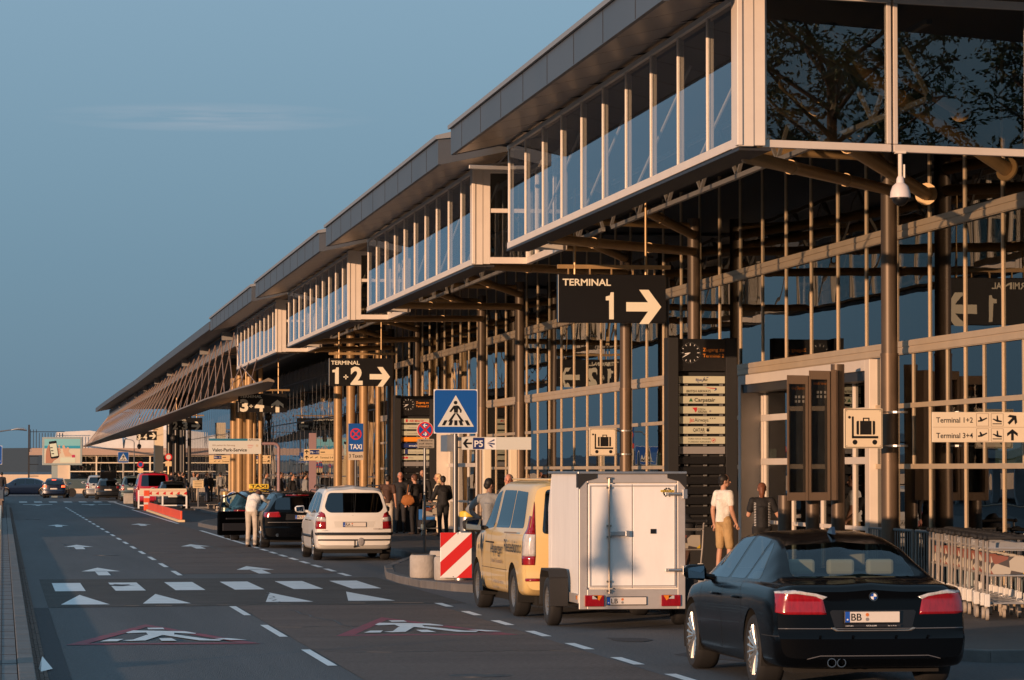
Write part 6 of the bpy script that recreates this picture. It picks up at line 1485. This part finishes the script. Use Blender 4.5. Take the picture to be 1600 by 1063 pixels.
person('woman with curly blond hair and cream jacket behind the man in black',(12.54,100,Z),285,1.76,'cl_cream','cl_cream','skin','hair_blond',fem=True,vox=.015,hairlen=.12)
person('stout man all in black pushing a luggage trolley, back to us',(12.30,97,Z),345,1.70,'cl_black','cl_black','skin_dark','hair_black',vox=.014,fat=1.22,pose=dict(eL=(-.27,.06,1.15),wL=(-.24,.30,1.05),eR=(.27,.06,1.15),wR=(.24,.30,1.05)))
person('man in white shirt and light trousers bending into the black estate',(6.42,90.3,0),28,1.74,'cl_white','cl_stone','skin','hair_brown',vox=.013,
  pose=dict(sp=(0,.07,1.10),ch=(0,.20,1.24),nk=(0,.32,1.33),hb=(0,.39,1.36),hc=(0,.45,1.37),sL=(-.175,.28,1.30),eL=(-.24,.26,1.03),wL=(-.24,.25,.80),sR=(.175,.28,1.30),eR=(.22,.50,1.18),wR=(.18,.68,1.05)))
# seen through the glass
person('man in plaid shirt inside the hall behind the trolleys',(15.73,54.2,Z),30,1.78,'plaid','cl_dark','skin','hair_brown',vox=.016) if mat('plaid',(.36,.22,.15),.8,var=.6,vscale=14) else 0
person('woman in grey jacket inside the hall right of the trolley sign',(16.70,66,Z),230,1.70,'cl_grey','cl_dark','skin_red','hair_red',fem=True,vox=.018)
person('second figure in grey inside the hall beside the woman in grey jacket',(16.96,66,Z),215,1.74,'cl_grey','cl_jeans','skin_red','hair_brown',vox=.018)
person('figure in white shirt inside the hall by the left trolley pole',(15.38,56,Z),120,1.70,'cl_white','cl_dark','skin','hair_brown',vox=.018)
# shoulder bag, blue bag, trolleys with luggage
b=MB(); b.tube([(-.17,0,0),(-.08,0,-.03),(.08,0,-.03),(.17,0,0)],[(.05,.10),(.075,.16),(.075,.16),(.05,.10)],14); o=b.build('shoulder_bag',MT['leather'],None,smooth=60); o.location=(11.68,100.3,1.16); tag(o,'orange-brown leather shoulder bag hanging on the woman in black','bag')
b=MB(); b.tube([(-.02,0,.1),(.02,-.01,.42)],.012,6); b.build('bag_strap',MT['leather'],o)
q=copy_tree(tp,(12.12,98.0,Z),R(95),'luggage trolley pushed by the stout man in black'); del q['group']
b=MB(); b.box((-.22,-.16,0),(.22,.16,.30)); b.tube([(-.1,0,.3),(-.08,0,.38),(.08,0,.38),(.1,0,.3)],.012,6); o=b.build('blue_bag',MT['bag_blue'],None,bevel=.05); o.location=(12.05,98.7,Z+.45); tag(o,'bright blue travel bag riding on the trolley','bag')
b=MB(); b.box((-.25,-.2,0),(.25,.2,.22)); o=b.build('suitcase',MT['cl_dark'],None,bevel=.04); o.location=(12.06,98.7,Z+.23); tag(o,'dark suitcase lying under the blue bag on the trolley','suitcase')
q=copy_tree(tp,(11.2,56.2,Z),R(100),'single luggage trolley standing just right of the white trailer'); del q['group']
b=MB(); b.tube([(0,0,0),(0,.02,.15),(0,.0,.38),(0,.05,.50)],[(.12,.10),(.20,.16),(.19,.15),(.08,.06)],14); o=b.build('travel_bag',MT['cl_black'],None,smooth=60); o.location=(11.22,56.4,Z+.62); tag(o,'black travel bag on the trolley right of the white trailer','bag')
b=MB(); b.box((-.2,-.18,0),(.2,.18,.38)); o=b.build('suitcase',MT['cl_brown'],None,bevel=.04); o.location=(11.14,56.8,Z+.23); tag(o,'brown suitcase on the trolley right of the white trailer','suitcase')
# waiting crowd far off
protos=[]
for i,(tc_,lc_,hh) in enumerate((('cl_dark','cl_jeans',1.78),('cl_black','cl_dark',1.68),('cl_grey','cl_dark',1.74),('cl_jeans','cl_stone',1.72))):
    protos.append(dict(top=tc_,legs=lc_,h=hh))
spots=[(8.75,203),(9.05,206),(9.4,203.5),(9.9,207),(10.3,205),(10.75,209),(11.1,204),(11.45,207),(11.9,205),(12.3,208),(12.6,203),(9.2,215),(9.7,216),(10.1,214.5),(10.6,217),(11.0,215),(12.0,185),(12.35,186),(12.7,184.5),(13.0,186),(12.1,172),(12.5,173),(12.9,171.5),(13.1,174),(11.9,150),(12.6,152),(12.9,149)]
base_=[]
for i,(x,y) in enumerate(spots):
    k=i%4
    if i<4: p=person('distant figure in dark clothes waiting on the pavement beyond the red van',(x,y,Z),random.uniform(0,360),group='people waiting at the far end',vox=.03,simple=True,**protos[k]); base_.append(p)
    else: copy_tree(base_[k],(x,y,Z),random.uniform(0,6.28))
q=copy_tree(base_[0],(-.08,205,.1),0,'dark figure at the very left edge above the stone wall'); del q['group']
# ---------------- distance: left wall, junction, low terminal, billboard, hills
b=MB(); b.prism([(-.75,.1),(.02,.1),(-.05,.78),(-.7,.78)],140,215,'y'); b.prism([(-.78,.78),(.03,.78),(.0,.86),(-.75,.86)],140,215,'y'); o=b.build('parapet_wall',mat('stone_wall',(.20,.15,.12),.85,var=.3,vscale=2,bump=.4),None); tag(o,'low brown stone wall along the left pavement edge','wall')
t=thing('handrail','pale vertical handrail post at the very left edge of the pavement','handrail',(-.15,70,.1)); b=MB(); 
for y in (58,66,74,82,90,98): b.tube([(-.06,y,.1),(-.06,y,1.0)],.022,8)
b.tube([(-.06,58,1.0),(-.06,98,1.0)],.022,8); b.build('rail',MT['panel_cream'],t,world=True)
flat('junction_road',[(-200,222),(40,222),(40,300),(-200,300)],.006,'asphalt')
def lowbldg():
    t=thing('far_terminal','low far terminal building with pale roof tarpaulins and banded windows','building',(15,300,0))
    Y=300; x0,x1=4.6,45
    b=MB(); b.box((x0,Y,0),(x1,Y+30,3.3)); b.build('wall',mat('pale_wall',(.62,.50,.38),.7,var=.12,vscale=.3),t,world=True)
    b=MB(); b.box((x0-2.2,Y-.6,3.55),(x1,Y+30,3.9)); b.box((x0-2.4,Y-.7,3.3),(x1,Y-.5,3.56)); b.build('roof_slab',mat('slab_pink',(.40,.28,.22),.6),t,world=True)
    b=MB(); 
    for i in range(5):
        xa=x0-.2+i*6; b.prism([(xa,3.92),(xa+5.9,3.92),(xa+5.8,5.2+random.uniform(-.2,.2)),(xa+3,5.6+random.uniform(-.2,.3)),(xa+.2,5.3)],Y+2,Y+8,'y')
    b.build('tarpaulin',mat('tarp',(.62,.60,.58),.7,var=.15,vscale=.4,bump=.6,bscale=2),t,world=True)
    b=MB(); b.ball((x0+10.3,Y+6,5.2),(1.9,2,1.5),8,14); b.build('tarpaulin_dome',MT['tarp'],t,world=True,smooth=60)
    b=MB()
    for i in range(9):
        xa=x0+1.1+i*2.3; o=MB(); o.box((xa,Y-.06,.5),(xa+2.15,Y-.02,3.25)); o.build('window',MT['far_glass'],t,world=True)
        b.box((xa-.12,Y-.12,.3),(xa-.0,Y-.03,3.3)); 
    for z in (.45,1.15,1.85,2.6,3.2): b.box((x0+1,Y-.1,z),(x0+21.6,Y-.061,z+.09))
    b.build('window_frame',MT['panel_cream'],t,world=True)
    b=MB()
    for i in range(12): b.tube([(x0-2.3+i*.25,Y-.5,3.9),(x0-2.3+i*.25,Y-.5,5.5 if i<3 else 5.2)],.03,5)
    b.tube([(x0-2.3,Y-.5,5.3),(x0+.6,Y-.5,5.3)],.03,5)
    for z in (1.5,2.5,3.2): b.tube([(x0-2.4,Y-.5,z),(x0-1.6,Y-.5,z)],.03,5)
    b.box((x0-2.5,Y-.6,0),(x0-2.35,Y-.4,5.9)); b.build('stair_rail',MT['dark_steel'],t,world=True)
lowbldg()
o=MB(); o.box((-80,330,0),(6,332,1.6)); o=o.build('perimeter_wall',MT['pale_wall'],None); tag(o,'long pale low wall beyond the junction at far left','wall')
# billboard
t=thing('billboard','grey framed billboard showing a hand holding a phone on a beach','billboard',(4.25,255,0))
x0,x1,z0,z1=2.82,5.72,2.37,4.43
b=MB(); b.box((x0,255,z0),(x1,255.4,z1)); b.build('frame',mat('bb_frame',(.30,.36,.36),.5),t,world=True,bevel=.03)
b=MB(); b.box((x0+.68,255.1,0),(x0+1.12,255.35,z0)); b.build('post',MT['bb_frame'],t,world=True)
f=Face((x0+.15,255,z0+.14)); W_,H_=2.6,1.78
for n_,c_ in (('bb_sky',(.20,.50,.55)),('bb_sea',(.02,.30,.45)),('bb_sand',(.62,.56,.44)),('bb_skin',(.42,.20,.13)),('bb_skin2',(.62,.38,.26)),('bb_screen',(.62,.68,.55)),('bb_pink',(.5,.03,.10))): mat(n_,c_,.6)
f.rect('bb_sand',0,0,W_,H_,1); f.rect('bb_sky',0,1.25,W_,H_,2); f.rect('bb_sea',0,1.08,W_,1.28,3)
f.poly('bb_skin',[(.10,.0),(.10,.55),(.14,.95),(.30,1.35),(.45,1.30),(.9,1.2),(1.1,1.05),(1.08,.5),(.95,.35),(.7,.2),(.55,0)],4)
f.poly('black',[(.32,1.58),(.86,1.66),(1.06,.46),(.98,.38),(.52,.33),(.45,.42)],5); f.poly('bb_screen',[(.36,1.40),(.86,1.47),(1.0,.55),(.52,.46)],6)
for k in range(3): f.rect('black',.42+k*.05,1.1-k*.22,.60+k*.05,1.17-k*.22,7)
for k in range(4): f.circ('bb_skin2',1.07+.02*k,1.28-k*.17,.065,6,10)
f.poly('bb_skin2',[(1.3,1.25),(1.42,1.35),(1.55,1.05),(1.7,1.2),(1.8,1.1),(1.75,.85),(2.1,.5),(1.5,.5),(1.35,.9)],5); f.rect('bb_screen',1.15,.05,2.25,.42,6); f.rect('bb_pink',2.0,.42,2.22,.62,7)
f.build(t,{k:'poster' for k in f.L})
# street lamps
def lamp(x,y,z,reach,label,r=.05):
    t=thing('street_lamp',label,'street lamp',(x,y,0)); b=MB(); b.tube([(x,y,0),(x,y,z-.25),(x+.15*reach,y,z-.1),(x+reach*.62,y,z)],[r,r*.8,r*.7,r*.5],10); b.build('mast',MT['pole_grey'],t,world=True,smooth=60)
    b=MB(); b.tube([(x+reach*.55,y,z-.02),(x+reach*.72,y,z+.03),(x+reach*.9,y,z+.02),(x+reach,y,z-.04)],[(.03,.02),(.09,.06),(.11,.07),(.04,.03)],12); b.build('lamp_head',MT['galv'],t,world=True,smooth=60)
lamp(-.5,150,3.75,1.5,'grey street lamp whose head reaches in from the left edge')
lamp(10.8,290,4.6,-.9,'thin pale street lamp in front of the far terminal wall',.05)
# planters, concrete blocks, barrier
b=MB(); b.box((0,0,0),(1.6,1.0,.62)); o=b.build('concrete_block',MT['tub'],None,bevel=.03); o.location=(7.15,208,0); tag(o,'grey concrete block between the grey hatchback and the red van','barrier block')
t=thing('road_barrier','cream barrier with red arrows on a white tube frame in front of the red van','barrier',(7.95,175,0))
b=MB()
for x in (6.75,7.95,9.15): b.box((x-.04,174.97,.06),(x+.04,175.05,1.0 if x!=7.95 else .75))
b.box((6.75,174.98,.2),(9.15,175.03,.26)); b.box((6.75,174.98,.70),(9.15,175.03,.74)); b.build('tube_frame',MT['white'],t,world=True)
b=MB(); b.box((6.80,174.9,.74),(9.15,174.95,1.08)); b.build('board',MT['panel_cream'],t,world=True)
b=MB(); 
for x in (6.5,9.0): b.box((x,174.7,.0),(x+.5,175.3,.08))
b.build('foot',MT['black_matt'],t,world=True)
f=Face((6.8,174.9,.74))
for k in range(6): x=.45+k*.35; f.poly('red_sign',[(x,.06),(x+.16,.02),(x+.16,.19),(x+.06,.14)])
f.line('red_sign',.3,.21,2.3,.22,.02); f.build(t,{'red_sign':'arrow'})
t=thing('delineator','red and white striped delineator post at the left end of the barrier','delineator',(7.0,173,0)); b=MB(); b.box((6.93,173,.0),(7.22,173.06,1.0)); b.build('post',MT['orange_red'] if 'orange_red' in MT else mat('orange_red',(.75,.09,.03),.5),t,world=True,bevel=.02)
f=Face((6.93,173,0)); [f.rect('white_sign',0,z,.29,z+.10) for z in (.3,.62)]; f.build(t,{'white_sign':'band'})
t=thing('lane_divider','orange plastic lane divider running diagonally on a cream base','lane divider',(7.1,150,0)); b=MB()
P=[(7.08,170.5),(7.02,161),(6.95,152),(6.88,143),(6.82,134)]
b2=MB()
for (xa,ya),(xb,yb) in zip(P,P[1:]): b.bar((xa,ya,.26),(xb,yb+.15,.26),.07,.34); b2.bar((xa,ya,.04),(xb,yb,.04),.26,.09)
b.build('panel',MT['orange_red'],t,world=True,bevel=.01); b2.build('base',MT['way'],t,world=True)
# kerb rubble
# hills
b=MB(); n=60; V=[];F=[]
for i in range(n+1):
    x=-1400+i*60; z=18+7*math.sin(i*.31)+5*math.sin(i*.83+1)-.004*max(0,x-200); V+=[(x,4200+60*math.sin(i*.5),-10),(x,4200+60*math.sin(i*.5),z),(x,5200,z+2)]
for i in range(n): F+=[(3*i,3*i+3,3*i+4,3*i+1),(3*i+1,3*i+4,3*i+5,3*i+2)]
b.add(V,F); b.build('hills',mat('hill',(.07,.10,.13),.95,var=.1,vscale=.002),None,kind='structure')  # bluish haze of the distance is put into the hill colour
# off-frame things that light, shade and mirror into the picture
def tree(x,y,h,cr,label,seed,kind='leafy_tree',leaf=.085,n=17000,cz=None):
    rnd=random.Random(seed); t=thing(kind,label,'tree',(x,y,0))
    b=MB(); top=Vector((0,0,h*.62)); b.tube([(0,0,0),(.05,.02,h*.3),tuple(top)],[.2,.15,.09],10)
    tips=[]
    for k in range(26):
        a=k*2.4; z0=h*(.34+.011*k); L=cr*rnd.uniform(.6,1); p0=Vector((0,0,z0)); p1=p0+Vector((math.cos(a)*L*.5,math.sin(a)*L*.5,L*.35)); p2=p0+Vector((math.cos(a)*L*.95,math.sin(a)*L*.95,L*.55+rnd.uniform(-.2,.5))); b.tube([p0,p1,p2],[.06,.035,.012],6); tips+=[p1,p2,p1.lerp(p2,.5)]
    b.build('trunk',mat('bark',(.09,.06,.045),.9,var=.3,vscale=6),t,smooth=60)
    c=MB(); V=[];F=[]; tw=MB()
    for q in tips:
        for j in range(15):
            d0=Vector((rnd.gauss(0,1),rnd.gauss(0,1),rnd.gauss(.15,.7))).normalized(); L=cr*rnd.uniform(.12,.30); e0=q+d0*L
            if j%3==0: tw.tube([q,e0],[.012,.004],4)
            for m in range(13):
                p=q.lerp(e0,.25+.8*m/12)+Vector((rnd.gauss(0,.035),rnd.gauss(0,.035),rnd.gauss(0,.03)))
                d=(d0+Vector((rnd.gauss(0,.7),rnd.gauss(0,.7),rnd.gauss(-.2,.5)))).normalized(); e=d.cross(Vector((rnd.gauss(0,1),rnd.gauss(0,1),1))).normalized(); l=leaf*rnd.uniform(.5,1.1)
                i=len(V); V+=[p-d*l,p+e*l*.42,p+d*l,p-e*l*.42]; F.append((i,i+1,i+2,i+3))
    tw.build('twigs',MT['bark'],t,fix=False)
    c.add(V,F); c.build('crown',mat('leaf',(.05,.085,.03),.6,var=.3,vscale=1),t,fix=False)
tree(28.0,17.5,16.6,3.1,'broad leafy tree behind the camera, mirrored in the glass of the nearest gallery',3)
tree(33.2,19.5,17.5,3.3,'second leafy tree behind the camera, mirrored in the right-hand gallery pane',8)
t=thing('shadow_caster_tree','unseen cone shaped tree in a pot, added to cast the cone shadow on the trailer doors','tree',(-3.1,31.1,.1))  # added out of view, crown shaped for its shadow on the trailer
b=MB(); b.lathe([(.25,0),(.33,.5),(.30,.5)],(0,0,0),16); b.build('pot',MT['tub'],t,smooth=40)
b=MB(); b.lathe([(.04,.4),(.035,2.15)],(0,0,0),8); b.build('trunk',MT['bark'],t)
rnd=random.Random(5); V=[];F=[]
for k in range(2700):
    u=rnd.random()**.8; z=3.08-u*1.05; r=(.03+.19*u**1.1+(.06 if u>.85 else 0))*rnd.random()**.75; a_=rnd.random()*6.28
    p=Vector((r*math.cos(a_),r*math.sin(a_),z)); d=Vector((rnd.gauss(0,1),rnd.gauss(0,1),rnd.gauss(0,1))).normalized(); e=d.orthogonal().normalized(); i=len(V); V+=[p-d*.035,p+e*.02,p+d*.035,p-e*.02]; F.append((i,i+1,i+2,i+3))
b=MB(); b.add(V,F); b.build('crown',MT['leaf'],t,fix=False)
# parking deck opposite, mirrored in the facade
t2=thing('parking_deck','long pale parking deck on the far left side of the road','parking deck',(-30,120,0))
b=MB()
for z in (2.6,3.9): b.box((-46,70,z),(-30,230,z+.5))
b.box((-46,70,0),(-45,230,4.4)); b.build('deck',mat('deck',(.48,.50,.52),.7,var=.1),t2,world=True)
b=MB()
for y in range(72,230,8): b.box((-30.6,y,0),(-30.2,y+.4,3.9))
b.build('pillar',MT['deck'],t2,world=True)

t=thing('dark_reflection_block','added dark block behind the camera, darkening the sky mirrored in the car paint','building',(-10,-75,0))  # added out of view so black paint mirrors something darker than sky
b=MB(); b.box((-48,-85,0),(24,-70,15)); b.build('wall',mat('dark_block_wall',(.10,.10,.10),.8,var=.2),t,world=True)
b=MB()
for i in range(17):
    for j in range(4): b.box((-46+i*4,-70,1+j*3.5),(-43.6+i*4,-69.95,3.2+j*3.5))
b.build('window_band',MT['navy'],t,world=True)
